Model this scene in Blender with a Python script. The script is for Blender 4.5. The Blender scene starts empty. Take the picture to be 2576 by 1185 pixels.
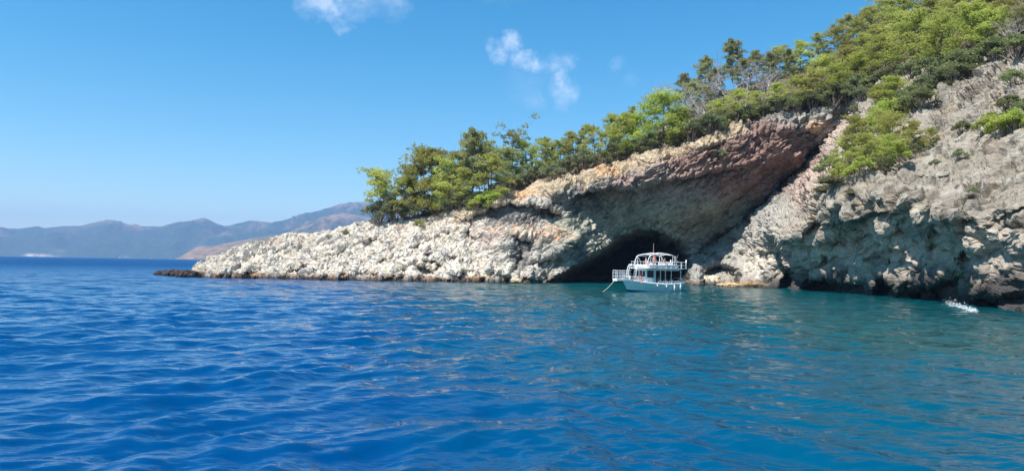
import bpy, bmesh, math, random
import numpy as np
from mathutils import Matrix, Vector

# ------------------------------------------------------------------ camera, world, sun, exposure
random.seed(5)
RNG = np.random.default_rng(11)
SC = bpy.context.scene
F, CX, CY, HC = 1839.0, 1288.0, 592.5, 3.5            # focal length and centre in a 2576 px wide frame, eye height
pit, rol = math.atan(72.5 / F), math.radians(0.98)
FW = np.array([0, math.cos(pit), math.sin(pit)])
R0 = np.array([1.0, 0, 0]); U0 = np.array([0, -math.sin(pit), math.cos(pit)])
RT = math.cos(rol) * R0 + math.sin(rol) * U0
UP = -math.sin(rol) * R0 + math.cos(rol) * U0
CAM = np.array([0, 0, HC])
cam = bpy.data.objects.new('camera', bpy.data.cameras.new('camera'))
SC.collection.objects.link(cam); SC.camera = cam
cam.data.lens = F / 2576 * 36; cam.data.sensor_width = 36
cam.data.clip_start = 0.1; cam.data.clip_end = 60000
M4 = Matrix.Identity(4)
for i in range(3):
    M4[i][0] = RT[i]; M4[i][1] = UP[i]; M4[i][2] = -FW[i]; M4[i][3] = CAM[i]
cam.matrix_world = M4

SUN_EL, SUN_AZ = math.radians(60), math.radians(-124)    # azimuth from +Y towards +X
sd = Vector((math.cos(SUN_EL) * math.sin(SUN_AZ), math.cos(SUN_EL) * math.cos(SUN_AZ), math.sin(SUN_EL)))
sun = bpy.data.objects.new('sun', bpy.data.lights.new('sun', 'SUN'))
SC.collection.objects.link(sun)
sun.data.energy = 5.0; sun.data.angle = math.radians(0.53); sun.data.color = (1, .955, .89)
sun.rotation_euler = sd.to_track_quat('Z', 'Y').to_euler()
SC.view_settings.view_transform = 'Standard'; SC.view_settings.look = 'None'
SC.view_settings.exposure = 0.75; SC.view_settings.gamma = 1
SC.cycles.max_bounces = 6; SC.cycles.transparent_max_bounces = 8
SC.cycles.caustics_reflective = False; SC.cycles.caustics_refractive = False
SC.cycles.volume_bounces = 0

def node(nt, t, **kw):
    n = nt.nodes.new(t)
    for k, v in kw.items():
        if k == 'inp':
            for a, b in v.items(): n.inputs[a].default_value = b
        else: setattr(n, k, v)
    return n

def math_n(nt, op, a, b=None, clamp=False):
    n = nt.nodes.new('ShaderNodeMath'); n.operation = op; n.use_clamp = clamp
    for i, v in enumerate((a, b)):
        if v is None: continue
        if isinstance(v, (int, float)): n.inputs[i].default_value = v
        else: nt.links.new(v, n.inputs[i])
    return n.outputs[0]

def px_dir(x, y):
    d = FW + RT * (x - CX) / F - UP * (y - CY) / F
    return Vector(d).normalized()

def build_world():
    w = bpy.data.worlds.new('World'); SC.world = w; w.use_nodes = True
    nt = w.node_tree; nt.nodes.clear()
    sky = node(nt, 'ShaderNodeTexSky'); sky.sky_type = 'NISHITA'; sky.sun_disc = False
    sky.sun_elevation = SUN_EL; sky.sun_rotation = SUN_AZ
    sky.air_density = 1.0; sky.dust_density = 0.1; sky.ozone_density = 2.4; sky.altitude = 0
    hsv = node(nt, 'ShaderNodeHueSaturation', inp={'Hue': 0.488, 'Saturation': 1.46, 'Value': 1.10})
    nt.links.new(sky.outputs[0], hsv.inputs['Color'])
    tc = node(nt, 'ShaderNodeTexCoord')
    # small clouds: soft puffs round a few directions of the sky, broken up by noise
    nz = node(nt, 'ShaderNodeTexNoise', inp={'Scale': 38.0, 'Detail': 9.0, 'Roughness': 0.68})
    mp = node(nt, 'ShaderNodeMapping', inp={'Rotation': (0, 0.6, 0), 'Scale': (1, 1, 1.7)})
    nt.links.new(tc.outputs['Generated'], mp.inputs['Vector']); nt.links.new(mp.outputs[0], nz.inputs['Vector'])
    wn = node(nt, 'ShaderNodeTexNoise', inp={'Scale': 34.0, 'Detail': 6.0, 'Roughness': .65})
    nt.links.new(tc.outputs['Generated'], wn.inputs['Vector'])
    off = node(nt, 'ShaderNodeVectorMath', operation='MULTIPLY_ADD')
    nt.links.new(wn.outputs['Color'], off.inputs[0]); off.inputs[1].default_value = (.05,) * 3
    ad = node(nt, 'ShaderNodeVectorMath', operation='ADD'); nt.links.new(tc.outputs['Generated'], ad.inputs[0]); ad.inputs[1].default_value = (-.025,) * 3
    nt.links.new(ad.outputs[0], off.inputs[2])
    puffs = [(1285, 105, 26, 1.0), (1240, 110, 20, .7), (1262, 135, 24, .7), (1310, 150, 26, .95), (1345, 165, 24, 1.0), (1390, 165, 26, .45),
             (1425, 160, 22, .4), (1408, 200, 22, .85), (1420, 238, 34, .75), (1340, 255, 26, .35), (1555, 165, 18, .38), (1580, 198, 14, .2),
             (815, 5, 34, .9), (845, 30, 26, .7), (858, 68, 18, .45), (870, 2, 28, .7), (985, 5, 40, .42), (945, 20, 30, .22), (1290, 0, 30, .1),
             (780, -8, 40, .7), (900, -60, 90, .8), (1250, -140, 110, .6), (1330, 210, 60, .12)]
    total = None
    for x, y, r, s in puffs:
        dt = node(nt, 'ShaderNodeVectorMath', operation='DISTANCE'); nt.links.new(off.outputs[0], dt.inputs[0])
        dt.inputs[1].default_value = px_dir(x, y)
        a = math_n(nt, 'MULTIPLY', dt.outputs['Value'], F / (r * 1.25))
        a = math_n(nt, 'SUBTRACT', 1.0, a, True)
        a = math_n(nt, 'MULTIPLY', a, s * 1.7)
        total = a if total is None else math_n(nt, 'MAXIMUM', total, a)
    nn = math_n(nt, 'MULTIPLY_ADD', nz.outputs['Fac'], 2.6); nn.node.inputs[2].default_value = -0.62
    fac = math_n(nt, 'MULTIPLY', total, nn, True)
    fac = math_n(nt, 'MULTIPLY', fac, 0.52, True)
    mx = node(nt, 'ShaderNodeMix', data_type='RGBA')
    nt.links.new(fac, mx.inputs[0]); nt.links.new(hsv.outputs[0], mx.inputs[6]); mx.inputs[7].default_value = (6.6, 7.2, 8.8, 1)
    bg = node(nt, 'ShaderNodeBackground', inp={'Strength': 0.093})
    nt.links.new(mx.outputs[2], bg.inputs[0])
    out = node(nt, 'ShaderNodeOutputWorld'); nt.links.new(bg.outputs[0], out.inputs[0])
    w.cycles.sampling_method = 'MANUAL'; w.cycles.sample_map_resolution = 512
build_world()

# ------------------------------------------------------------------ helpers
def link(o, parent=None):
    SC.collection.objects.link(o)
    if parent is not None: o.parent = parent
    return o

def tag(o, label=None, cat=None, group=None, kind=None):
    if label: o['label'] = label
    if cat: o['category'] = cat
    if group: o['group'] = group
    if kind: o['kind'] = kind
    return o

def np_mesh(name, V, Fq, mat=None, smooth=False, cols=None, tri=False):
    V = np.asarray(V, np.float32); Fq = np.asarray(Fq, np.int32)
    k = Fq.shape[1]; me = bpy.data.meshes.new(name)
    me.vertices.add(len(V)); me.vertices.foreach_set('co', V.ravel())
    me.loops.add(Fq.size); me.loops.foreach_set('vertex_index', Fq.ravel())
    me.polygons.add(len(Fq)); me.polygons.foreach_set('loop_start', np.arange(0, Fq.size, k, dtype=np.int32))
    me.polygons.foreach_set('loop_total', np.full(len(Fq), k, np.int32))
    me.polygons.foreach_set('use_smooth', np.full(len(Fq), smooth, bool))
    if cols is not None:
        for cn, cv in cols.items():
            at = me.color_attributes.new(cn, 'FLOAT_COLOR', 'POINT')
            c4 = np.ones((len(V), 4), np.float32); c4[:, :cv.shape[1]] = cv
            at.data.foreach_set('color', c4.ravel())
    me.update(calc_edges=True); me.validate()
    if mat: me.materials.append(mat)
    return me

def grid_faces(nc, nr):
    i = np.arange(nc - 1)[:, None]; j = np.arange(nr - 1)[None, :]
    a = (i * nr + j); return np.stack([a, a + nr, a + nr + 1, a + 1], -1).reshape(-1, 4)

def mat(name, col=(.5, .5, .5), rough=.6, metal=0.0, var=.0, vscale=3.0, bump=0.0, spec=.5):
    m = bpy.data.materials.new(name); m.use_nodes = True; nt = m.node_tree
    b = nt.nodes['Principled BSDF']; b.inputs['Roughness'].default_value = rough; b.inputs['Metallic'].default_value = metal
    b.inputs['Specular IOR Level'].default_value = spec
    tc = node(nt, 'ShaderNodeTexCoord')
    nz = node(nt, 'ShaderNodeTexNoise', inp={'Scale': vscale, 'Detail': 4.0}); nt.links.new(tc.outputs['Object'], nz.inputs['Vector'])
    mx = node(nt, 'ShaderNodeMix', data_type='RGBA')
    mx.inputs[6].default_value = tuple(c * (1 - var) for c in col) + (1,); mx.inputs[7].default_value = tuple(min(1, c * (1 + var)) for c in col) + (1,)
    nt.links.new(nz.outputs['Fac'], mx.inputs[0]); nt.links.new(mx.outputs[2], b.inputs['Base Color'])
    if bump:
        bp = node(nt, 'ShaderNodeBump', inp={'Strength': 1.0, 'Distance': bump}); nt.links.new(nz.outputs['Fac'], bp.inputs['Height'])
        nt.links.new(bp.outputs[0], b.inputs['Normal'])
    return m

def _h(ix, iy, iz, s):
    n = (ix.astype(np.int64) * 374761393 + iy.astype(np.int64) * 668265263 + iz.astype(np.int64) * 2147483647 + s * 1274126177) & 0xffffffff
    n = ((n ^ (n >> 13)) * 1274126177) & 0xffffffff
    n = ((n ^ (n >> 15)) * 2246822519) & 0xffffffff
    return (n ^ (n >> 16)) & 0xffffffff

def noise3(P, s=0):
    """value noise in -1..1, cubic fade"""
    I = np.floor(P); Fr = P - I; I = I.astype(np.int64); U = Fr * Fr * Fr * (Fr * (Fr * 6 - 15) + 10)
    r = np.zeros(len(P))
    for dx in (0, 1):
        wx = U[:, 0] if dx else 1 - U[:, 0]
        for dy in (0, 1):
            wy = U[:, 1] if dy else 1 - U[:, 1]
            for dz in (0, 1):
                wz = U[:, 2] if dz else 1 - U[:, 2]
                h = _h(I[:, 0] + dx, I[:, 1] + dy, I[:, 2] + dz, s)
                # gradient style: pseudo-random direction dotted with the offset
                gx = (h & 1023) / 511.5 - 1; gy = ((h >> 10) & 1023) / 511.5 - 1; gz = ((h >> 20) & 1023) / 511.5 - 1
                r += wx * wy * wz * (gx * (Fr[:, 0] - dx) + gy * (Fr[:, 1] - dy) + gz * (Fr[:, 2] - dz))
    return r * 1.5

def fbm(P, oct=4, s=0, rough=.5, ridged=False):
    t = np.zeros(len(P)); a = 1.0; tot = 0
    for k in range(oct):
        n = noise3(P * (2.03 ** k) + 17.3 * k, s + k)
        if ridged: n = 1 - 2 * np.abs(n)
        t += a * n; tot += a; a *= rough
    return t / tot

def worley(P, s=0):
    I = np.floor(P).astype(np.int64); Fr = P - I
    f1 = np.full(len(P), 9.0); f2 = np.full(len(P), 9.0); cid = np.zeros(len(P))
    for dx in (-1, 0, 1):
        for dy in (-1, 0, 1):
            for dz in (-1, 0, 1):
                h = _h(I[:, 0] + dx, I[:, 1] + dy, I[:, 2] + dz, s)
                q = np.stack([dx + (h & 1023) / 1023., dy + ((h >> 10) & 1023) / 1023., dz + ((h >> 20) & 1023) / 1023.], 1) - Fr
                d = np.sqrt((q ** 2).sum(1)); m = d < f1
                f2 = np.where(m, f1, np.minimum(f2, d)); cid = np.where(m, (h >> 5 & 1023) / 1023., cid); f1 = np.where(m, d, f1)
    return f1, f2, cid

def facets(P, s=0, jit=.9):
    """angular blocks: every cell is a randomly tilted plane"""
    I = np.floor(P).astype(np.int64); Fr = P - I; f1 = np.full(len(P), 9.0); f2 = np.full(len(P), 9.0); val = np.zeros(len(P))
    for dx in (-1, 0, 1):
        for dy in (-1, 0, 1):
            for dz in (-1, 0, 1):
                h = _h(I[:, 0] + dx, I[:, 1] + dy, I[:, 2] + dz, s); g = _h(I[:, 0] + dx, I[:, 1] + dy, I[:, 2] + dz, s + 77)
                q = Fr - np.stack([dx + .5 + jit * ((h & 1023) / 1023. - .5), dy + .5 + jit * ((h >> 10 & 1023) / 1023. - .5), dz + .5 + jit * ((h >> 20 & 1023) / 1023. - .5)], 1)
                d = np.abs(q).max(1) * .5 + np.sqrt((q ** 2).sum(1)) * .5; m = d < f1
                t = ((g & 1023) / 511.5 - 1) * q[:, 0] + ((g >> 10 & 1023) / 511.5 - 1) * q[:, 1] + ((g >> 20 & 1023) / 511.5 - 1) * q[:, 2] * 1.2 + ((g >> 5 & 1023) / 1023. - .5) * .5
                f2 = np.where(m, f1, np.minimum(f2, d)); val = np.where(m, t, val); f1 = np.where(m, d, f1)
    return val - .22 * (1 - ss(0, .09, f2 - f1))

def ss(a, b, x):
    t = np.clip((x - a) / (b - a), 0, 1); return t * t * (3 - 2 * t)

def rays(x, y):
    x = np.asarray(x, float); y = np.asarray(y, float)
    d = FW + RT * ((x - CX) / F)[..., None] - UP * ((y - CY) / F)[..., None]
    return d / d[..., 1:2]

def at_depth(x, y, Y):
    return CAM + rays(x, y) * np.asarray(Y, float)[..., None]

def on_water(x, y):
    d = rays(x, y); return CAM + d * (-HC / d[..., 2])[..., None]

def interp(pts, x):
    p = np.array(pts, float); return np.interp(x, p[:, 0], p[:, 1])

def seg_dist(x, y, pts):
    """distance to a polyline and running parameter 0..1"""
    best = np.full(x.shape, 1e9); par = np.zeros(x.shape); n = len(pts) - 1
    for k in range(n):
        ax, ay = pts[k]; bx, by = pts[k + 1]; dx, dy = bx - ax, by - ay
        t = np.clip(((x - ax) * dx + (y - ay) * dy) / (dx * dx + dy * dy), 0, 1)
        d = np.hypot(x - ax - t * dx, y - ay - t * dy); m = d < best
        best = np.where(m, d, best); par = np.where(m, (k + t) / n, par)
    return best, par

def inside(x, y, poly):
    c = np.zeros(x.shape, bool); n = len(poly)
    for k in range(n):
        x1, y1 = poly[k]; x2, y2 = poly[(k + 1) % n]
        if y1 == y2: continue
        m = ((y1 > y) != (y2 > y)) & (x < (x2 - x1) * (y - y1) / (y2 - y1) + x1); c ^= m
    return c

# ------------------------------------------------------------------ the rocky headland
WL = [(440, 694), (480, 696), (560, 700), (700, 702), (850, 706), (1000, 708), (1150, 710), (1280, 712), (1390, 713), (1560, 716), (1740, 719), (1800, 722),
      (1920, 724), (2000, 730), (2100, 738), (2200, 747), (2300, 757), (2400, 768), (2480, 776), (2576, 786), (2750, 806), (2950, 830), (3400, 892)]
SIL = [(440, 693), (480, 690), (500, 665), (520, 652), (560, 638), (600, 624), (640, 612), (700, 600), (760, 590), (810, 586), (850, 576), (880, 573), (930, 566), (1000, 556), (1080, 536), (1150, 512),
       (1250, 468), (1400, 428), (1520, 388), (1640, 335), (1700, 292), (1760, 255), (1900, 205), (2000, 178), (2100, 142), (2200, 98), (2300, 30), (2400, -40), (2576, -130), (2950, -300), (3400, -420)]
CTRL = [  # photo x, photo y, distance along the view
    (480, 690, 146), (520, 655, 152), (640, 612, 157), (760, 592, 162), (930, 566, 166), (1080, 536, 175), (1250, 468, 188), (1400, 428, 196), (1520, 388, 202),
    (1640, 335, 206), (1760, 255, 212), (1900, 205, 218), (2000, 178, 222), (2100, 142, 226), (2200, 98, 230), (2300, 30, 234), (2400, -40, 238), (2576, -130, 236), (2950, -300, 230),
    (700, 650, 150), (900, 640, 150), (1050, 620, 152), (1150, 560, 160), (1200, 650, 147), (900, 600, 158), (1050, 575, 163),
    (1150, 530, 164), (1250, 497, 161), (1400, 460, 159), (1520, 430, 158), (1640, 394, 157), (1760, 358, 156), (1850, 322, 160), (1960, 298, 162), (2080, 283, 163), (2140, 262, 164),
    (1250, 540, 156), (1250, 600, 149), (1400, 520, 156), (1300, 640, 147), (1440, 600, 147), (1400, 660, 146), (1340, 700, 141),
    (1500, 500, 156), (1500, 570, 157), (1600, 450, 155), (1600, 500, 158), (1600, 560, 161), (1700, 420, 154), (1700, 500, 156), (1700, 580, 163), (1800, 380, 156), (1800, 460, 155.5), (1800, 540, 161),
    (1900, 350, 159), (1900, 430, 157), (1900, 490, 162), (2000, 330, 161), (2000, 400, 160.5),
    (2120, 300, 166), (2045, 400, 165), (1990, 450, 166), (1910, 520, 168), (1830, 585, 168), (1750, 630, 166),
    (2150, 330, 151), (2075, 430, 146), (2000, 520, 141), (1945, 555, 138), (1900, 600, 147), (1850, 650, 152), (1800, 690, 151),
    (1930, 640, 138), (1900, 690, 140),
    (1960, 568, 130), (2000, 578, 119), (2100, 545, 105.5), (2200, 520, 94.5), (2300, 500, 85), (2400, 520, 77), (2500, 545, 71), (2576, 550, 67), (2750, 560, 60), (2950, 580, 54),
    (2100, 640, 111), (2200, 640, 99), (2300, 640, 89), (2400, 650, 80), (2500, 660, 72), (2576, 660, 67.5),
    (2060, 500, 117), (2120, 470, 112), (2200, 460, 101), (2300, 440, 93), (2400, 440, 87), (2500, 450, 79), (2576, 450, 75),
    (2150, 400, 130), (2230, 400, 116), (2300, 370, 107), (2400, 340, 99), (2500, 330, 91), (2576, 320, 85),
    (2200, 320, 140), (2300, 280, 127), (2400, 250, 116), (2500, 230, 106), (2576, 200, 101),
    (2200, 240, 160), (2300, 180, 155), (2400, 140, 144), (2500, 100, 135), (2576, 60, 128), (2200, 160, 200), (2350, 60, 190), (2500, 0, 165), (2750, 200, 92), (2950, 100, 90), (2750, 0, 130), (3300, 300, 66), (3300, -300, 120), (3300, 650, 45)]

NC, NR, NB, NK = 1180, 330, 5, 16                       # columns, rows, rows under water, rows down the back
def build_land():
    xs = 440 + (3250 - 440) * (np.arange(NC) / (NC - 1))
    yw = interp(WL, xs); yt = interp(SIL, xs)
    t = np.arange(NR) / (NR - 1)
    X = np.repeat(xs[:, None], NR, 1); Yp = yw[:, None] + (yt - yw)[:, None] * t[None, :]
    # thin-plate interpolation of the distances
    xw = np.array([p[0] for p in WL] + [620, 780, 930, 1060, 1220, 1340, 1860, 1960, 2050, 2150, 2250, 2350, 2440]); yww = interp(WL, xw)
    Yw = on_water(xw, yww)[:, 1]
    C = np.array(CTRL + [(a, b, c) for a, b, c in zip(xw, yww, Yw)], float)
    A = C[:, :2] / 400.0; n = len(A)
    def phi(r2): return np.where(r2 > 1e-12, 0.5 * r2 * np.log(np.maximum(r2, 1e-12)), 0)
    K = phi(((A[:, None] - A[None]) ** 2).sum(-1)) + np.eye(n) * 2e-4
    Q = np.hstack([np.ones((n, 1)), A]); S = np.block([[K, Q], [Q.T, np.zeros((3, 3))]])
    w = np.linalg.solve(S, np.concatenate([np.log(C[:, 2]), np.zeros(3)]))
    x = X.ravel(); y = Yp.ravel(); B = np.stack([x, y], 1) / 400.0; D = np.zeros(len(x))
    for s in range(0, len(x), 60000):
        b = B[s:s + 60000]; D[s:s + 60000] = phi(((b[:, None] - A[None]) ** 2).sum(-1)) @ w[:n] + w[n] + b @ w[n + 1:]
    D = np.exp(D)
    # wobble the drawing of every feature so that no edge runs smooth
    G = np.stack([x / 34, y / 34, x * 0], 1)
    wx = x + fbm(G, 3, 3) * 16; wy = y + fbm(G + 50, 3, 5) * 13
    sc = np.clip(D / 150, .4, 1.2)
    # the sea cave
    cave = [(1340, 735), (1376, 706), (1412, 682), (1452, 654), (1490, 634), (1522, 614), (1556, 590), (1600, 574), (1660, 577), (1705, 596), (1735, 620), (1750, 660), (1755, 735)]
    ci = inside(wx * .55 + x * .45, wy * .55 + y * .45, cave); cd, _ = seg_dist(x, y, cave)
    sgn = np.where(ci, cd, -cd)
    D += np.where(x < 1660, ss(-1, 7, sgn) * 8 + ss(0, 60, sgn) * 45, ss(-6, 30, sgn) * 10 + ss(20, 90, sgn) * 45)
    D += 3.0 * np.exp(-(cd / 22) ** 2) * (sgn < 0) * (x < 1660) * 0.6
    # lips: beneath each line the rock steps back, then comes forward again
    for pts, d, w_, h in [
        ([(1165, 556), (1210, 530), (1262, 512), (1330, 512), (1380, 520), (1420, 535)], 5.0, 5, 42),
        ([(1430, 500), (1480, 480), (1540, 470), (1600, 478)], 3.2, 6, 55),
        ([(1600, 470), (1700, 450), (1800, 430), (1880, 420)], 2.0, 6, 30),
        ([(1700, 560), (1760, 600), (1800, 640), (1830, 660)], 0.0, 6, 30),
        ([(1280, 600), (1310, 590), (1340, 600)], 2.6, 4, 40),
        ([(1330, 660), (1390, 645), (1450, 600), (1480, 585)], 3.0, 4, 50),
        ([(1560, 400), (1640, 410), (1760, 375), (1850, 350)], 1.2, 4, 16),
        ([(1860, 345), (1960, 330), (2060, 330)], 1.5, 5, 20),
        ([(1800, 590), (1860, 600), (1925, 585)], 2.6, 5, 30),
        ([(1935, 592), (1965, 610), (1998, 592), (2040, 562), (2090, 548), (2130, 562), (2170, 545), (2230, 532)], 4.2, 5, 130),
        ([(2150, 600), (2185, 590), (2225, 625), (2240, 690)], 2.2, 6, 90),
        ([(2230, 545), (2260, 528), (2290, 528), (2320, 560)], 4.2, 5, 80),
        ([(2330, 560), (2380, 545), (2450, 555), (2480, 590)], 3.0, 5, 90),
        ([(2480, 540), (2540, 530), (2600, 515)], 1.4, 5, 40),
        ([(2300, 445), (2400, 440), (2440, 415)], 1.6, 5, 30),
        ([(640, 672), (700, 664), (760, 676)], 2.2, 4, 12), ([(800, 690), (900, 684), (960, 690)], 3.0, 4, 14), ([(770, 690), (800, 676), (850, 668), (880, 676)], 2.4, 4, 16),
        ([(1060, 634), (1120, 640), (1170, 652)], 3.0, 4, 10), ([(1050, 648), (1090, 655), (1125, 670)], 4.6, 4, 18), ([(1000, 678), (1040, 662), (1090, 680)], 4.0, 4, 20), ([(900, 662), (960, 650), (1010, 660)], 2.4, 4, 12),
        ([(1130, 690), (1200, 680), (1260, 690), (1290, 690)], 3.6, 4, 18), ([(560, 690), (620, 682), (700, 690)], 3.0, 4, 14), ([(640, 640), (690, 628), (740, 636)], 2.0, 4, 9), ([(740, 620), (790, 610), (840, 622)], 2.0, 4, 9), ([(900, 606), (950, 600), (990, 610)], 2.0, 4, 9), ([(1120, 590), (1170, 584), (1210, 596)], 2.0, 4, 9)]:
        P = np.array(pts); Lx = wx; Ly = np.interp(Lx, P[:, 0], P[:, 1])
        f = ss(P[0, 0] - 4, P[0, 0] + 18, Lx) * (1 - ss(P[-1, 0] - 18, P[-1, 0] + 6, Lx))
        dy = wy - Ly
        D += d * sc * f * ss(0, w_, dy) * np.exp(-np.maximum(dy, 0) / h)
        D -= 0.35 * d * sc * f * np.exp(-((dy + 5) / 7.0) ** 2)
    for pts, d, w_ in [([(560, 694), (620, 664), (690, 640), (760, 622)], 1.6, 4), ([(720, 700), (790, 660), (880, 628), (960, 596)], 1.8, 4), ([(860, 704), (930, 668), (1010, 640), (1100, 600), (1160, 576)], 2.0, 4),
                       ([(1010, 706), (1070, 690), (1140, 668), (1230, 640)], 2.0, 4), ([(660, 694), (720, 668), (800, 650)], 1.4, 3), ([(960, 690), (1000, 660), (1060, 636)], 1.6, 4), ([(1100, 640), (1180, 620), (1260, 615)], 1.4, 3)]:
        dd, pr_ = seg_dist(wx, wy, pts); D += d * np.exp(-(dd / w_) ** 2) * np.minimum(1, .3 + 4 * pr_ * (1 - pr_))
    lipy = np.interp(wx, [1900, 2000, 2100, 2200, 2300, 2400, 2500, 2576, 2950], [600, 585, 552, 528, 515, 545, 560, 560, 560])
    D += 1.6 * np.clip(D / 110, .6, 1.2) * ss(1950, 2010, wx) * ss(40, 110, wy - lipy)
    # cracks and folds
    for pts, d, w_ in [
        ([(2118, 292), (2085, 345), (2040, 395), (2010, 430), (1975, 460), (1935, 500), (1890, 540), (1850, 575), (1800, 610), (1750, 632)], 8.0, 8),
        ([(1640, 560), (1720, 575), (1800, 545), (1880, 480), (1950, 420)], 1.6, 8), ([(1700, 660), (1760, 640), (1830, 655), (1890, 630)], 2.4, 7),
        ([(1290, 690), (1310, 640), (1300, 600)], 3.4, 9), ([(1340, 640), (1320, 600)], 2.4, 7), ([(1260, 712), (1240, 690), (1250, 670)], 2.0, 5),
        ([(1960, 600), (1968, 650), (1975, 735)], 6.0, 15), ([(2240, 640), (2236, 700), (2240, 760)], 4.0, 9), ([(2000, 540), (1990, 575)], 2.0, 5),
        ([(2330, 420), (2260, 470), (2200, 520)], 1.2, 5), ([(2500, 400), (2420, 450), (2300, 500)], 1.4, 7), ([(2480, 480), (2420, 520)], 1.2, 6),
        ([(2576, 350), (2450, 400), (2380, 420)], 1.0, 6), ([(2500, 150), (2400, 270), (2330, 360)], 1.2, 7), ([(2170, 430), (2120, 480), (2060, 520)], 1.2, 5),
        ([(700, 640), (740, 620), (800, 615)], .8, 4), ([(930, 650), (980, 630), (1040, 600)], .9, 4), ([(850, 660), (800, 690)], 1.0, 4)]:
        dd, pr = seg_dist(wx, wy, pts)
        D += d * sc * np.exp(-(dd / w_) ** 2) * np.minimum(1, .35 + 4 * pr * (1 - pr))
    # alcoves and dark holes at the water
    for cx, cy, rx, ry, d in [
        (2070, 728, 52, 38, 11), (2225, 730, 28, 46, 9), (2330, 748, 46, 34, 8), (2400, 735, 56, 56, 7), (2425, 655, 22, 24, 4.5), (2480, 770, 50, 26, 5), (1812, 705, 60, 46, 9.0),
        (1980, 720, 22, 60, 6), (2150, 748, 60, 44, 5), (2285, 752, 44, 44, 5), (2470, 775, 60, 40, 4), (2550, 760, 60, 26, 4.5), (2130, 600, 48, 34, 2.6), (2285, 575, 34, 34, 2.8), (2352, 600, 24, 40, 2.2),
        (1060, 680, 22, 18, 2.4), (1215, 705, 14, 10, 2), (885, 700, 30, 10, 2.2), (1000, 700, 34, 10, 2.2), (640, 695, 26, 8, 2.0), (740, 690, 20, 12, 1.4),
        (1370, 560, 60, 30, 1.4), (1240, 695, 40, 28, -2.0), (1345, 690, 26, 22, -2.6), (1440, 560, 60, 30, -.5)]:
        q = ((wx - cx) / rx) ** 2 + ((wy - cy) / ry) ** 2
        D += d * np.clip(D / 110, .6, 1.2) * (1 - ss(0.25, 1.15, q))
    P0 = at_depth(x, y, D).reshape(NC, NR, 3)
    # normals of the smooth form
    dv = np.gradient(P0, axis=1); du = np.gradient(P0, axis=0)
    Nn = np.cross(du, dv); Nn /= np.linalg.norm(Nn, axis=2, keepdims=True) + 1e-9
    flip = (Nn * (P0 - CAM)).sum(2) > 0; Nn[flip] *= -1
    for _ in range(3):
        Nn[1:-1, 1:-1] = (Nn[1:-1, 1:-1] + Nn[:-2, 1:-1] + Nn[2:, 1:-1] + Nn[1:-1, :-2] + Nn[1:-1, 2:])
        Nn /= np.linalg.norm(Nn, axis=2, keepdims=True) + 1e-9
    P = P0.reshape(-1, 3); N = Nn.reshape(-1, 3)
    # forest floor mask, region masks
    edge = interp([(430, 640), (840, 570), (930, 566), (1000, 562), (1080, 545), (1150, 528), (1250, 490), (1400, 455), (1520, 424), (1640, 386), (1760, 350), (1850, 314), (1960, 292), (2080, 276),
                   (2140, 255), (2200, 210), (2300, 180), (2400, 160), (2500, 140), (2576, 130), (2950, 50)], x)
    soil = ss(-4, 6, edge - wy * .5 - y * .5) * ss(860, 960, x)
    left = 1 - ss(1180, 1500, x)
    right = ss(1900, 2050, x + (y - 560) * .75)
    mid = np.clip(1 - left - right, 0, 1)
    lip = interp([(1900, 600), (2000, 585), (2100, 552), (2200, 528), (2300, 515), (2400, 545), (2500, 560), (2576, 560), (2950, 560)], x)
    wall = right * ss(0, 26, wy - lip)
    def ell0(cx, cy, rx, ry): return 1 - ss(.4, 1.2, ((wx - cx) / rx) ** 2 + ((wy - cy) / ry) ** 2)
    # rock relief, laid in slanting beds
    ang = math.radians(38)
    e1 = np.array([math.cos(ang), .25, math.sin(ang)]); e1 /= np.linalg.norm(e1)
    e3 = np.array([-math.sin(ang), -.2, math.cos(ang)]); e3 -= e1 * (e1 @ e3); e3 /= np.linalg.norm(e3); e2 = np.cross(e3, e1)
    L = np.stack([P @ e1, P @ e2, P @ e3], 1)
    big = fbm(P / 9.0, 3, 21) * 1.6
    def ledges(ang_, thick, seed, warp=1.3):
        b3 = np.array([-math.sin(ang_), -.25, math.cos(ang_)]); b3 /= np.linalg.norm(b3)
        q = P @ b3 / thick + fbm(P / (thick * 4.5), 3, seed) * warp + fbm(P / thick, 2, seed + 3) * .35
        fr = q - np.floor(q); lay = np.floor(q)
        amp = .35 + 1.3 * np.clip(.5 + fbm(np.stack([P[:, 0] / (thick * 3.2), P[:, 1] / (thick * 3.2), lay * 3.7], 1), 2, seed + 5), 0, 1)
        prof = ss(0, .22, fr) * (1 - .75 * ss(.22, 1, fr))        # juts out just above each joint, leans back above
        return (prof - .4) * amp
    bed = fbm(L / np.array([5.5, 5.5, 1.5]), 4, 31, .55, True)
    bed2 = fbm(L / np.array([2.2, 2.2, .75]), 3, 41, .55, True)
    Q = P + np.stack([fbm(P / 2.5, 2, 71), fbm(P / 2.5, 2, 72), fbm(P / 2.5, 2, 73)], 1) * 1.2
    knob = worley(Q / np.array([3.4, 3.0, 1.5]), 3)
    kn2 = worley(Q / np.array([1.3, 1.2, .7]), 5)
    fine = fbm(P / .5, 2, 55, .6)
    gully = fbm(P / np.array([4.0, 4.0, 3.0]) + 9, 4, 77, .55, True)
    def rot(a_):                                              # coordinates lying in beds dipping at angle a_
        u1 = np.array([math.cos(a_), 0, math.sin(a_)]); u3 = np.array([-math.sin(a_), 0, math.cos(a_)]); return np.stack([Q @ u1, Q[:, 1], Q @ u3], 1)
    LA, LB = rot(math.radians(18)), rot(math.radians(38))
    fa = facets(LA / np.array([7.0, 5.0, 1.5]), 501); fb = facets(LA / np.array([2.8, 2.2, .62]), 502); fc = facets(LA / np.array([1.9, 1.5, .4]), 503)
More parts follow.
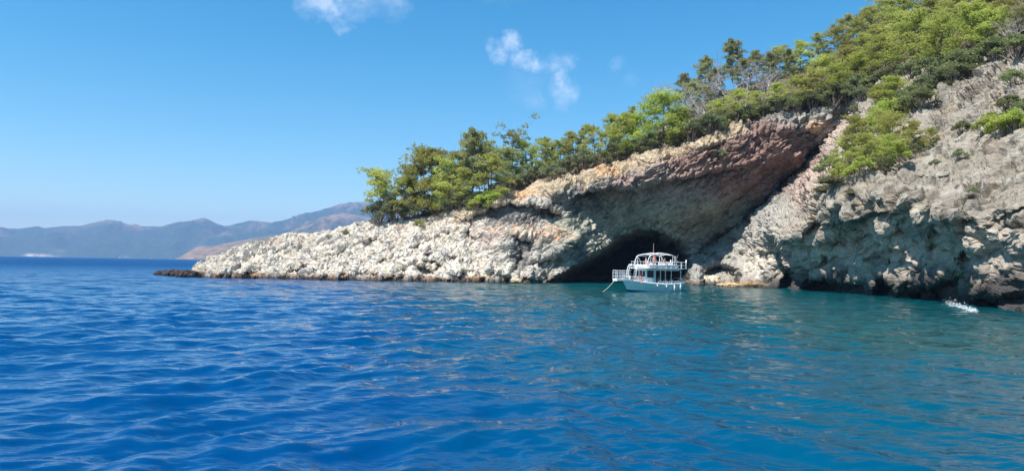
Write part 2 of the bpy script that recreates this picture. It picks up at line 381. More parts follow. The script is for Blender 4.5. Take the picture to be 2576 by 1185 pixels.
    ga = facets(LB / np.array([8.0, 6.0, 2.1]), 511); gb = facets(LB / np.array([3.4, 2.8, .9]), 512); gc = facets(LB / np.array([1.4, 1.2, .42]), 513)
    rough_low = .80 + .40 * (1 - ss(1.5, 7.0, P[:, 2]))
    pm = ss(-.25, .3, fbm(P / 7.0, 3, 701)); pr = ss(-.25, .3, fbm(P / 8.0, 3, 711)); pit = ss(.10, .34, fbm(LA / np.array([3.0, 2.6, 1.0]), 4, 601, .55))
    rl = (fa * .5 + ledges(math.radians(14), 1.7, 200) * .85 + ledges(math.radians(22), .7, 220) * .42 + gully * .45) * (.7 + .3 * rough_low)
    rl += (.35 + .75 * pm) * (fb * .30 + fc * .20 + fine * .26) * rough_low - pit * (.35 + .75 * pm) * rough_low
    rm = ga * .8 + gb * .75 + gc * .45 + ledges(math.radians(24), 1.8, 240) * .65 + ledges(math.radians(32), 1.1, 260) * .6 + fine * .3 + gully * .5
    rr = ga * 2.2 + (.4 + .8 * pr) * gb * 1.1 - pit * .8 * pr + gc * .30 * (.3 + pr) + ledges(math.radians(38), 3.2, 280) * 1.6 + ledges(math.radians(36), 1.2, 300) * .55 + gully * .6 + fine * .28
    near = np.clip(D / 150, .5, 1.0)
    disp = big * (.6 + .6 * right) - right * near * ss(.1, .5, fbm(P / 2.6, 3, 421)) * .9 + left * rl + mid * rm + right * rr * near
    under = ss(0.2, .75, -N[:, 2] + .35) * (1 - left) * ss(1380, 1480, x)
    disp *= 1 - right * .7 * (1 - ss(.3, 3.5, P[:, 2]))
    smo = np.maximum(ell0(1840, 590, 140, 110), ell0(1600, 540, 200, 60)); disp *= 1 - .25 * smo
    disp += smo * (fbm(LB / np.array([7, 5, .8]), 4, 641, .6) * .8 + fbm(LB / np.array([4, 4, 2.2]), 3, 651, .5, True) * .5)
    disp *= 1 - .42 * np.maximum(wall, (1 - left) * (1 - right) * ss(.15, .5, -N[:, 2]) * .8)
    disp += wall * (fbm(P / np.array([3.2, 3.2, 6.0]), 3, 611) * 1.1 + fbm(LB / np.array([3.5, 3.5, .55]), 3, 621, .6) * .35 + fbm(P / np.array([1.6, 1.6, 5.0]), 3, 631, .5, True) * .35)
    disp *= (1 - .35 * soil) * (1 - .12 * under)
    disp *= .35 + .65 * ss(0, 1, (y - interp(SIL, x)) / 26 + .35 + left)
    dg = disp.reshape(NC, NR); k5 = np.array([.1, .2, .4, .2, .1]); pd = np.pad(dg, ((0, 0), (4, 4)), 'edge'); sm = sum(w5 * pd[:, 2 * i5:2 * i5 + NR] for i5, w5 in enumerate(k5))
    sm[1:-1] = .3 * sm[:-2] + .4 * sm[1:-1] + .3 * sm[2:]; lk = np.clip(.30 + left * .4, 0, 1).reshape(NC, NR)
    disp = (dg + (sm - dg) * lk).ravel()
    disp += left * (fbm(LA / np.array([.8, .7, .28]), 3, 901, .65) * .42 + facets(LA / np.array([1.0, .9, .38]), 911) * .34 - ss(.15, .4, fbm(LA / np.array([1.3, 1.2, .42]), 3, 921, .6)) * .45)
    P2 = P + N * disp[:, None]
    # ---- the rock's colours, with some shade and sunlight painted in
    white = np.array([.74, .66, .55]); cream = np.array([.70, .61, .45]); pink = np.array([.56, .39, .31]); orange = np.array([.62, .37, .19])
    brown = np.array([.29, .175, .14]); grey = np.array([.30, .285, .25]); green = np.array([.43, .42, .33]); blue = np.array([.36, .365, .35])
    dark = np.array([.085, .08, .08]); soilc = np.array([.10, .075, .05]); tan = np.array([.52, .41, .27]); slopec = np.array([.29, .25, .195])  # last colour is the bare rock of the right slope
    c = np.repeat(white[None], len(x), 0)
    def mixc(c, k, m): return c * (1 - m[:, None]) + k[None] * m[:, None]
    def ell(cx, cy, rx, ry, lo=.3, hi=1.2): return 1 - ss(lo, hi, ((wx - cx) / rx) ** 2 + ((wy - cy) / ry) ** 2)
    nA = fbm(P / 5.0, 4, 91); nB = fbm(P / 2.0, 3, 92); nC = fbm(P / 11.0, 3, 93); nD = fbm(P / np.array([1.3, 1.3, 3.5]), 3, 94)
    c = mixc(c, cream, ss(-.1, .5, nA) * .6); c = mixc(c, np.array([.47, .46, .44]), ss(.0, .5, nB) * .6)
    c = mixc(c, pink, ell(1000, 590, 160, 26) * ss(-.2, .4, nA) * .35)
    c = mixc(c, grey * 1.15, mid * .95); c = mixc(c, slopec * .9, right * .9)
    c = mixc(c, green, ell(1560, 570, 190, 80) * .9); c = mixc(c, green * .8, ell(1800, 560, 90, 80) * .6)
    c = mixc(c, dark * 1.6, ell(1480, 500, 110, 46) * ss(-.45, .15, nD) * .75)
    c = mixc(c, brown * 1.1, ell(1560, 470, 130, 40) * ss(-.25, .25, nA) * .6); c = mixc(c, brown * 1.0, ell(1860, 400, 270, 115, .3, 1.1) * ss(.1, .5, 1 - right) * .93)
    c = mixc(c, np.array([.42, .31, .26]), ell(1640, 450, 150, 50) * (.35 + .6 * ss(-.1, .3, nB)))
    c = mixc(c, tan, ss(-24, -4, edge + 18 - wy) * (1 - ss(4, 26, edge + 8 - wy)) * (x > 1150) * (x < 1880) * .9)
    c = mixc(c, orange, ell(1310, 495, 60, 14) * .6 + ell(1530, 435, 40, 12) * .7 + ell(2055, 318, 34, 16) * .75 + ell(1290, 575, 70, 20) * ss(-.2, .2, nB) * .6)
    c = mixc(c, np.array([.66, .42, .26]), ell(1390, 598, 62, 28) * ss(-.3, .3, nB) * .8)
    c = mixc(c, pink, ell(2030, 440, 70, 100) * ss(0, 1, right * 2) * .6 + ell(2110, 330, 50, 60) * .5 + ell(1230, 600, 60, 30) * .4)
    c = mixc(c, dark * 1.5, (ell(1310, 545, 110, 26) * .75 + ell(1310, 640, 34, 52) * .7))  # painted shade under the ledge and in the hollow below it
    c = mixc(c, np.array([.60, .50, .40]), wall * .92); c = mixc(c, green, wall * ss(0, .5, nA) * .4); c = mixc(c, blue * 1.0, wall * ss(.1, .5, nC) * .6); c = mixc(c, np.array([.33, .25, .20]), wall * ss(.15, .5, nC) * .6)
    c = mixc(c, white * .95, ell(1905, 690, 46, 60) * (x < 1955) * .7)  # sunlit facet of the pillar, its brightness put into the colour
    c = mixc(c, np.array([.42, .39, .325]), right * (1 - wall) * ss(-.1, .5, nB) * .7)
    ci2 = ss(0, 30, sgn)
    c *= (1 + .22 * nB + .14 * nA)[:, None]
    c = mixc(c, np.array([.018, .018, .02]), ci2 * .97)  # cave interior blackened, its deep shade painted into the rock colour
    c *= (1 - .20 * ss(.2, .6, fbm(P / .9, 2, 99)))[:, None]
    c *= (1 - right * .5 * ss(.0, .35, fbm(P / 3.0, 4, 431, .65)) - mid * .35 * ss(.0, .35, fbm(P / 2.4, 4, 441, .65)))[:, None]
    c *= (1 - left * .55 * ss(.12, .42, fbm(P / np.array([1.1, 1.1, .5]), 3, 451, .6)))[:, None]
    soilm = soil * (1 - right * .0)
    c = mixc(c, soilc * 1.2, soilm * .92)
    c = mixc(c, slopec, ell(2190, 268, 60, 30) * .7)
    zz = P2[:, 2] + nB * .5
    c = mixc(c, np.array([.34, .19, .09]), (1 - ss(.7, 1.5, zz)) * (.65 * left + .35) * ss(-.4, .4, nA + .2))
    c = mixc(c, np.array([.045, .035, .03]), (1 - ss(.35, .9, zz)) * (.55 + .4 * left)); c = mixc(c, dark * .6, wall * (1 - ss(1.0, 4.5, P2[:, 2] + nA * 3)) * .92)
    c = mixc(c, np.array([.50, .30, .12]), ell(1880, 718, 60, 6) * .6)
    c = mixc(c, np.array([.36, .345, .33]), left * ss(.16, .42, fbm(LA / np.array([4.5, 4, 1.1]), 4, 811, .6)) * .75)
    c = mixc(c, np.array([.60, .44, .33]), left * ss(.18, .5, fbm(P / 6.0, 3, 821, .6)) * .45)
    c *= (1 - wall * .42 * ss(.05, .4, nD))[:, None]; c = mixc(c, np.array([.36, .22, .15]), wall * ss(.2, .5, fbm(P / np.array([2.2, 2.2, 5]), 3, 831)) * .5)
    c = mixc(c, np.array([.40, .29, .20]), right * (1 - wall) * ss(.1, .45, fbm(P / 5.0, 4, 841, .6)) * .5)
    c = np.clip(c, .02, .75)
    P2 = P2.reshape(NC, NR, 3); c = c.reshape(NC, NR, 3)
    # under water, and down the far side of the ridge
    bot = np.repeat(P2[:, :1], NB, 1); k = (np.arange(NB, 0, -1))[None, :]; bot[:, :, 2] = P2[:, :1, 2] - k * .8; bot[:, :, 1] -= k * .15
    top = np.repeat(P2[:, -1:], NK, 1); k = (np.arange(1, NK + 1) / NK)[None, :]
    h = P2[:, -1:, 2]; run = 10 + h * .9
    top[:, :, 1] += run * k * 1.5; top[:, :, 2] = h + (-3 - h) * k ** 1.5
    tn = fbm(top.reshape(-1, 3) / 5, 3, 61).reshape(NC, NK) * ss(0, .2, k); top[:, :, 2] += tn * 1.6
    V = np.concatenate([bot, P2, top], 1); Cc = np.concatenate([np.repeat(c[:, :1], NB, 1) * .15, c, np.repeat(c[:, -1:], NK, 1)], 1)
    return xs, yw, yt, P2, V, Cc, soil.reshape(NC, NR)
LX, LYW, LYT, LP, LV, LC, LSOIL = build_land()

def ground(x, y):
    i = int(round((x - 440) / (3250 - 440) * (NC - 1))); i = min(max(i, 0), NC - 1)
    t = (y - LYW[i]) / (LYT[i] - LYW[i]); j = int(round(min(max(t, 0), 1) * (NR - 1)))
    return Vector(LP[i, j])

def rock_mat(name='rock', attr='rock', bs=1.0):
    m = bpy.data.materials.new(name); m.use_nodes = True; nt = m.node_tree; b = nt.nodes['Principled BSDF']
    b.inputs['Roughness'].default_value = .92; b.inputs['Specular IOR Level'].default_value = .2
    at = node(nt, 'ShaderNodeVertexColor', layer_name=attr); tc = node(nt, 'ShaderNodeTexCoord')
    n1 = node(nt, 'ShaderNodeTexNoise', inp={'Scale': 1.6, 'Detail': 8.0, 'Roughness': .68}); nt.links.new(tc.outputs['Object'], n1.inputs['Vector'])
    mp = node(nt, 'ShaderNodeMapping', inp={'Rotation': (0, math.radians(-38), 0), 'Scale': (.35, .35, 1.6)})
    nt.links.new(tc.outputs['Object'], mp.inputs['Vector'])
    n2 = node(nt, 'ShaderNodeTexNoise', inp={'Scale': 1.5, 'Detail': 7.0, 'Roughness': .62}); nt.links.new(mp.outputs[0], n2.inputs['Vector'])
    v1 = node(nt, 'ShaderNodeTexVoronoi', inp={'Scale': 1.5}); v1.feature = 'F1'; nt.links.new(tc.outputs['Object'], v1.inputs['Vector'])
    r1 = node(nt, 'ShaderNodeMapRange', inp={'From Min': .3, 'From Max': .72, 'To Min': .72, 'To Max': 1.22}); nt.links.new(n1.outputs['Fac'], r1.inputs[0])
    mx = node(nt, 'ShaderNodeVectorMath', operation='SCALE'); nt.links.new(at.outputs['Color'], mx.inputs[0]); nt.links.new(r1.outputs[0], mx.inputs['Scale'])
    nt.links.new(mx.outputs[0], b.inputs['Base Color'])
    h = math_n(nt, 'ADD', n1.outputs['Fac'], math_n(nt, 'MULTIPLY', n2.outputs['Fac'], 1.0))
    h = math_n(nt, 'ADD', h, math_n(nt, 'MULTIPLY', v1.outputs['Distance'], -.35))
    bp = node(nt, 'ShaderNodeBump', inp={'Strength': .9, 'Distance': .45 * bs}); nt.links.new(h, bp.inputs['Height']); nt.links.new(bp.outputs[0], b.inputs['Normal'])
    return m
ROCK = rock_mat()
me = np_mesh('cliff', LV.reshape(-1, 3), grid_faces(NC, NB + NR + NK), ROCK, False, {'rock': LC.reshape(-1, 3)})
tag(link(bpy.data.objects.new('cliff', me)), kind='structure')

# ------------------------------------------------------------------ the sea
def build_sea():
    nr, nc = 1350, 950
    dd = 5.5 * (9300 / 5.5) ** (np.arange(nr) / (nr - 1.0))
    th = np.radians(-58 + 116 * np.arange(nc) / (nc - 1.0))
    X = np.sin(th)[:, None] * dd[None]; Y = np.cos(th)[:, None] * dd[None]
    step = dd * np.log(dd[1] / dd[0]); step = np.maximum(step, dd * (th[1] - th[0]))[None]
    rng = np.random.default_rng(4); Z = np.zeros_like(X)
    az = X / np.maximum(Y, 1)                                    # bearing: open water on the left, sheltered cove on the right
    calm = ss(-.05, .42, az)
    wr = ss(-.1, .35, az)
    wob = X * .0
    for k in range(110):
        lam = .22 * (6.0 / .22) ** rng.random(); kind = k % 2
        main = math.radians((-52 if kind == 0 else -128) + rng.normal(0, 26))
        kx, ky = math.cos(main) * 2 * math.pi / lam, math.sin(main) * 2 * math.pi / lam
        a = .0085 * min(lam, 1.6) ** .85 * (max(lam, 1.6) / 1.6) ** .15 * (.55 + .9 * rng.random())
        f = np.exp(-(step * 2.4 / lam) ** 2)
        w_ = (1 - .75 * wr) if kind == 0 else (.35 + .55 * wr)
        ph = kx * X + ky * Y + rng.random() * 6.28 + .8 * np.sin(X * .11 + Y * .07 * (k % 5) + k)
        s = np.sin(ph); Z += a * f * w_ * (s + .25 * (s * s - .5)) * (1 - .28 * calm)
    # long gusts: patches of rougher and smoother water
    V = np.stack([X, Y, Z], -1).reshape(-1, 3)
    g = fbm(np.stack([V[:, 0] / 9, V[:, 1] / 14, V[:, 0] * 0], 1), 3, 8)
    V[:, 2] *= np.clip(1 + .75 * g, .35, 1.8)
    return V, nc, nr
SV, snc, snr = build_sea()
def sea_mat():
    m = bpy.data.materials.new('sea_water'); m.use_nodes = True; nt = m.node_tree; b = nt.nodes['Principled BSDF']
    tc = node(nt, 'ShaderNodeTexCoord'); sp = node(nt, 'ShaderNodeSeparateXYZ'); nt.links.new(tc.outputs['Object'], sp.inputs[0])
    # open deep water is ultramarine; towards the cove the pale bottom turns it green-blue
    n0 = node(nt, 'ShaderNodeTexNoise', inp={'Scale': .06, 'Detail': 4.0}); nt.links.new(tc.outputs['Object'], n0.inputs['Vector'])
    a = math_n(nt, 'MULTIPLY', sp.outputs['X'], .034); a = math_n(nt, 'ADD', a, math_n(nt, 'MULTIPLY', sp.outputs['Y'], .0085))
    a = math_n(nt, 'ADD', a, math_n(nt, 'MULTIPLY', n0.outputs['Fac'], .9)); a = math_n(nt, 'SUBTRACT', a, .42)
    far = node(nt, 'ShaderNodeMapRange', inp={'From Min': 140., 'From Max': 210., 'To Min': 1., 'To Max': 0.}); nt.links.new(sp.outputs['Y'], far.inputs[0])
    lf = node(nt, 'ShaderNodeMapRange', inp={'From Min': -48., 'From Max': -2., 'To Min': 0., 'To Max': 1.}); nt.links.new(sp.outputs['X'], lf.inputs[0])
    a = math_n(nt, 'MULTIPLY', a, far.outputs[0], True); a = math_n(nt, 'MULTIPLY', a, lf.outputs[0], True)
    cr = node(nt, 'ShaderNodeValToRGB'); nt.links.new(a, cr.inputs[0])
    e = cr.color_ramp.elements; e[0].position = 0; e[0].color = (.0, .043, .145, 1); e[1].position = 1; e[1].color = (.0, .060, .072, 1)
    e2 = e.new(.45); e2.color = (.0, .060, .112, 1)
    nt.links.new(cr.outputs[0], b.inputs['Base Color'])
    b.inputs['Roughness'].default_value = .04; b.inputs['IOR'].default_value = 1.333; b.inputs['Specular IOR Level'].default_value = .28; b.inputs['Specular Tint'].default_value = (.45, .78, 1, 1)
    rl_ = node(nt, 'ShaderNodeVectorMath', operation='LENGTH'); nt.links.new(tc.outputs['Object'], rl_.inputs[0])   # ripples too small to see at that distance
    rr_ = node(nt, 'ShaderNodeMapRange', inp={'From Min': 70., 'From Max': 400., 'To Min': .04, 'To Max': .5}); nt.links.new(rl_.outputs['Value'], rr_.inputs[0]); nt.links.new(rr_.outputs[0], b.inputs['Roughness'])
    mp = node(nt, 'ShaderNodeMapping', inp={'Rotation': (0, 0, math.radians(-30)), 'Scale': (.55, 1.0, 1)}); nt.links.new(tc.outputs['Object'], mp.inputs['Vector'])
    n1 = node(nt, 'ShaderNodeTexNoise', inp={'Scale': 2.6, 'Detail': 5.0, 'Roughness': .5}); nt.links.new(mp.outputs[0], n1.inputs['Vector'])
    n2 = node(nt, 'ShaderNodeTexNoise', inp={'Scale': .55, 'Detail': 3.0, 'Roughness': .5}); nt.links.new(mp.outputs[0], n2.inputs['Vector'])
    h = math_n(nt, 'ADD', math_n(nt, 'MULTIPLY', n1.outputs['Fac'], .06), math_n(nt, 'MULTIPLY', n2.outputs['Fac'], .26))
    ln = node(nt, 'ShaderNodeVectorMath', operation='LENGTH'); nt.links.new(tc.outputs['Object'], ln.inputs[0])
    fr = node(nt, 'ShaderNodeMapRange', inp={'From Min': 30., 'From Max': 700., 'To Min': 1.0, 'To Max': 4.0}); nt.links.new(ln.outputs['Value'], fr.inputs[0])
    h = math_n(nt, 'MULTIPLY', h, fr.outputs[0])
    bp = node(nt, 'ShaderNodeBump', inp={'Strength': 1.0, 'Distance': 1.0}); nt.links.new(h, bp.inputs['Height']); nt.links.new(bp.outputs[0], b.inputs['Normal'])
    return m
me = np_mesh('sea', SV, grid_faces(snc, snr)[:, ::-1], sea_mat(), True)
tag(link(bpy.data.objects.new('sea', me)), kind='structure')

# ------------------------------------------------------------------ far mountains
def mountain(name, ridge, Y0, Yr, x0, x1, seed, base, crest, rough=1.0, shore=None):
    nc, nv = 420, 70
    xs = np.linspace(x0, x1, nc); ry = interp(ridge, xs)
    v = np.linspace(0, 1.6, nv)
    ridge_p = at_depth(xs, ry, np.full(nc, Yr))
    bx = rays(xs, ry)[:, 0]
    P = np.zeros((nc, nv, 3))
    Yd = Y0 + (Yr - Y0) * v
    P[:, :, 0] = bx[:, None] * Yd[None]; P[:, :, 1] = Yd[None]
    prof = np.where(v <= 1, v ** .85, np.maximum(0, 1 - (v - 1) * 1.7))
    H = np.maximum(ridge_p[:, 2], 1)
    q = P.reshape(-1, 3)
    r = fbm(q / np.array([700., 900., 500.]), 5, seed, .55, True).reshape(nc, nv) - .42
    gate = (np.sin(np.clip(v / .96, 0, 1) * math.pi))[None]
    P[:, :, 2] = H[:, None] * prof[None] + r * gate * H[:, None] * .7 * rough
    P[:, :, 2] += fbm(q / 160., 3, seed + 5).reshape(nc, nv) * 10 * rough * ss(0, .1, v)[None]
    P[:, 0, 2] = -3
    z = P[:, :, 2].ravel(); nn = fbm(q / 400., 4, seed + 9)
    c = np.array(base)[None] * np.ones((len(z), 1)); m = ss(-.1, .45, nn + (z / H.max() - .5) * .9)[:, None]
    c = c * (1 - m) + np.array(crest)[None] * m
    if shore is not None:
        m = (1 - ss(12, 45, z + nn * 40)) * ss(.0, .35, fbm(q / 500., 2, seed + 20)); c = c * (1 - m[:, None]) + np.array(shore)[None] * m[:, None]
    me = np_mesh(name, q, grid_faces(nc, nv), MTN, True, {'rock': c})
    return tag(link(bpy.data.objects.new(name, me)), kind='structure')
def mtn_mat():
    m = bpy.data.materials.new('mountainside'); m.use_nodes = True; nt = m.node_tree; b = nt.nodes['Principled BSDF']
    b.inputs['Roughness'].default_value = 1; b.inputs['Specular IOR Level'].default_value = 0
    at = node(nt, 'ShaderNodeVertexColor', layer_name='rock'); tc = node(nt, 'ShaderNodeTexCoord')
    n1 = node(nt, 'ShaderNodeTexNoise', inp={'Scale': .02, 'Detail': 6.0, 'Roughness': .65}); nt.links.new(tc.outputs['Object'], n1.inputs['Vector'])
    r1 = node(nt, 'ShaderNodeMapRange', inp={'From Min': .3, 'From Max': .7, 'To Min': .35, 'To Max': 1.6}); nt.links.new(n1.outputs['Fac'], r1.inputs[0])
    mx = node(nt, 'ShaderNodeVectorMath', operation='SCALE'); nt.links.new(at.outputs['Color'], mx.inputs[0]); nt.links.new(r1.outputs[0], mx.inputs['Scale'])
    nt.links.new(mx.outputs[0], b.inputs['Base Color']); return m
MTN = mtn_mat()
FAR = [(-700, 575), (-300, 562), (0, 573), (48, 575.5), (94, 569), (113, 574), (133, 571), (156, 569), (205, 568), (237, 559), (269, 552.6), (292, 555), (325, 566), (405, 571), (420, 566), (440, 559),
       (465, 558), (500, 550), (513, 547.5), (524, 552), (540, 560), (562, 568.5), (580, 567), (596, 562), (630, 554), (682, 559.5), (713, 554), (762, 540), (817, 525.6), (856, 512.5), (908, 508), (980, 503), (1080, 512), (1250, 545), (1600, 600)]
MID = [(560, 640), (600, 618), (640, 604), (690, 590), (726, 578), (770, 560), (817, 543), (859, 536), (900, 541), (934, 548), (1000, 560), (1100, 575), (1400, 640)]
NEARH = [(440, 652), (455, 646), (470, 636), (491, 624), (510, 620), (530, 620), (565, 613), (600, 606), (648, 596), (726, 586), (800, 580), (900, 590), (1100, 610), (1300, 640)]
mountain('mountains', FAR, 8000, 9200, -700, 1600, 3, (.025, .05, .035), (.20, .14, .10), shore=(.5, .42, .34))
mountain('hills', MID, 6000, 7000, 560, 1400, 13, (.02, .045, .035), (.20, .14, .10))
mountain('hill', NEARH, 4300, 4900, 440, 1300, 23, (.22, .15, .10), (.13, .12, .07), .8)

# the air between here and there
def build_haze():
    bm = bmesh.new(); bmesh.ops.create_cube(bm, size=1)
    me = bpy.data.meshes.new('haze'); bm.to_mesh(me); bm.free()
    o = link(bpy.data.objects.new('haze', me)); o.scale = (25000, 15000, 815); o.location = (0, 6500, 400)
    m = bpy.data.materials.new('haze'); m.use_nodes = True; nt = m.node_tree; nt.nodes.clear()
    pv = node(nt, 'ShaderNodeVolumePrincipled'); pv.inputs['Color'].default_value = (.38, .61, 1.0, 1); pv.inputs['Density'].default_value = 9.0e-5
    pv.inputs['Anisotropy'].default_value = 0.0
    out = node(nt, 'ShaderNodeOutputMaterial'); nt.links.new(pv.outputs[0], out.inputs['Volume']); me.materials.append(m)
    tag(o, kind='stuff')
build_haze()

# ------------------------------------------------------------------ plants
def tube_np(pts, rad, n=6):
    """a tapered tube through points -> verts, quads"""
    pts = np.asarray(pts, float); V = []; T = np.gradient(pts, axis=0); T /= np.linalg.norm(T, axis=1, keepdims=True) + 1e-9
    for p, t, r in zip(pts, T, rad):
        a = np.cross(t, [0.3, .2, 1.0]) if abs(t[2]) < .95 else np.cross(t, [1.0, 0, 0]); a /= np.linalg.norm(a) + 1e-9; b = np.cross(t, a)
        for k in range(n):
            w = 2 * math.pi * k / n; V.append(p + r * (a * math.cos(w) + b * math.sin(w)))
    Q = []
    for i in range(len(pts) - 1):
        for k in range(n): Q.append((i * n + k, i * n + (k + 1) % n, (i + 1) * n + (k + 1) % n, (i + 1) * n + k))
    return np.array(V), Q

class Acc:
    def __init__(s): s.V = []; s.Q = []; s.n = 0
    def tube(s, pts, rad, n=6):
        V, Q = tube_np(pts, rad, n); s.V.append(V); s.Q.append(np.array(Q) + s.n); s.n += len(V)
    def quads(s, V):                                        # V: (m,4,3)
        m = len(V); s.V.append(V.reshape(-1, 3)); s.Q.append(np.arange(m * 4).reshape(m, 4) + s.n); s.n += m * 4
    def mesh(s, name, mt, smooth=False, cols=None): return np_mesh(name, np.concatenate(s.V), np.concatenate(s.Q), mt, smooth, cols)

def leaf_mat(name, dark, light, tl=.35):
    m = bpy.data.materials.new(name); m.use_nodes = True; nt = m.node_tree; b = nt.nodes['Principled BSDF']
    b.inputs['Roughness'].default_value = .55; b.inputs['Specular IOR Level'].default_value = .25
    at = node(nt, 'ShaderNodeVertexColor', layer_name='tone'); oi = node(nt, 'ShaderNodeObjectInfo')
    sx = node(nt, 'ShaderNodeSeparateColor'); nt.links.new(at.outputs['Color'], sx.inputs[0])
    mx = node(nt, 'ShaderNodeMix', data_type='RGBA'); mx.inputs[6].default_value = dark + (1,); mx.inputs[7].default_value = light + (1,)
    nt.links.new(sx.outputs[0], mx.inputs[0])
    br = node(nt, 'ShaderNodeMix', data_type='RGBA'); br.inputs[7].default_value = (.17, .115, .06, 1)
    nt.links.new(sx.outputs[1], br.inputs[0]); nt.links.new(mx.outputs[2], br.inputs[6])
    hs = node(nt, 'ShaderNodeHueSaturation'); nt.links.new(br.outputs[2], hs.inputs['Color'])
    r = node(nt, 'ShaderNodeMapRange', inp={'To Min': .485, 'To Max': .515}); nt.links.new(oi.outputs['Random'], r.inputs[0]); nt.links.new(r.outputs[0], hs.inputs['Hue'])
    r = node(nt, 'ShaderNodeMapRange', inp={'To Min': .75, 'To Max': 1.2}); nt.links.new(oi.outputs['Random'], r.inputs[0]); nt.links.new(r.outputs[0], hs.inputs['Value'])
    nt.links.new(hs.outputs[0], b.inputs['Base Color'])
    t = node(nt, 'ShaderNodeBsdfTranslucent'); nt.links.new(hs.outputs[0], t.inputs[0])
    ms = node(nt, 'ShaderNodeMixShader', inp={0: tl}); nt.links.new(b.outputs[0], ms.inputs[1]); nt.links.new(t.outputs[0], ms.inputs[2])
    nt.links.new(ms.outputs[0], nt.nodes['Material Output'].inputs[0]); return m
L_BRIGHT = leaf_mat('pine_needles', (.38, .40, .10), (.68, .68, .19), .6)
L_DARK = leaf_mat('dark_needles', (.30, .32, .13), (.58, .58, .23), .58)
L_SHRUB = leaf_mat('shrub_leaves', (.16, .19, .10), (.38, .40, .21), .4)
L_MAQ = leaf_mat('dark_shrub_leaves', (.16, .19, .08), (.36, .39, .16), .5)
L_FRESH = leaf_mat('fresh_leaves', (.34, .40, .08), (.68, .72, .18), .6)
L_GRASS = leaf_mat('dry_grass_blades', (.14, .14, .06), (.30, .27, .14), .3)
BARK = mat('pine_bark', (.24, .185, .15), .9, var=.35, vscale=2.5, bump=.05)
BARKG = mat('grey_dead_bark', (.38, .35, .335), .9, var=.25, vscale=2.5, bump=.03)
BARKR = mat('red_brown_bark', (.22, .10, .06), .9, var=.3, vscale=2.5, bump=.05)

def tufts(rng, C, n, size, wid, up=.55, tone=None, brown=.0):
    """needle tufts at centres C: n narrow blades each, fanning up and outwards"""
    m = len(C); d = rng.normal(size=(m, n, 3)); d /= np.linalg.norm(d, axis=2, keepdims=True); d[:, :, 2] = d[:, :, 2] * .7 + up * .6
    d /= np.linalg.norm(d, axis=2, keepdims=True)
    s = np.cross(d, rng.normal(size=(m, n, 3))); s /= np.linalg.norm(s, axis=2, keepdims=True) + 1e-9
    ln = size * (.6 + .8 * rng.random((m, n, 1))); w = wid * (.6 + .8 * rng.random((m, n, 1)))
    c = C[:, None] + d * ln * -.15
    q = np.stack([c - s * w * .35, c + s * w * .35, c + d * ln + s * w * .5, c + d * ln - s * w * .5], 2)
    t = np.clip((tone[:, None] if tone is not None else .5) + rng.normal(0, .16, (m, n)), 0, 1)
    b = (rng.random((m, n)) < brown) * .8
    col = np.stack([np.repeat(t[..., None], 4, 2), np.repeat(b[..., None], 4, 2), np.zeros((m, n, 4))], -1)
    return q.reshape(-1, 4, 3), col.reshape(-1, 3)

def pad(rng, c, rx, rz, k):
    """points through a flattened foliage pad, denser on its upper skin"""
    u = rng.normal(size=(k, 3)); u /= np.linalg.norm(u, axis=1, keepdims=True); r = rng.random((k, 1)) ** .42
    p = u * r * np.array([rx, rx, rz]); p[:, 2] = np.where(p[:, 2] < -.35 * rz, -p[:, 2] * .4, p[:, 2]); p += rng.normal(0, .12, p.shape) * rx * .5
    return c + p

def crown_mesh(name, q, col, mt): return np_mesh(name, q.reshape(-1, 3), np.arange(len(q) * 4).reshape(-1, 4), mt, False, {'tone': col})

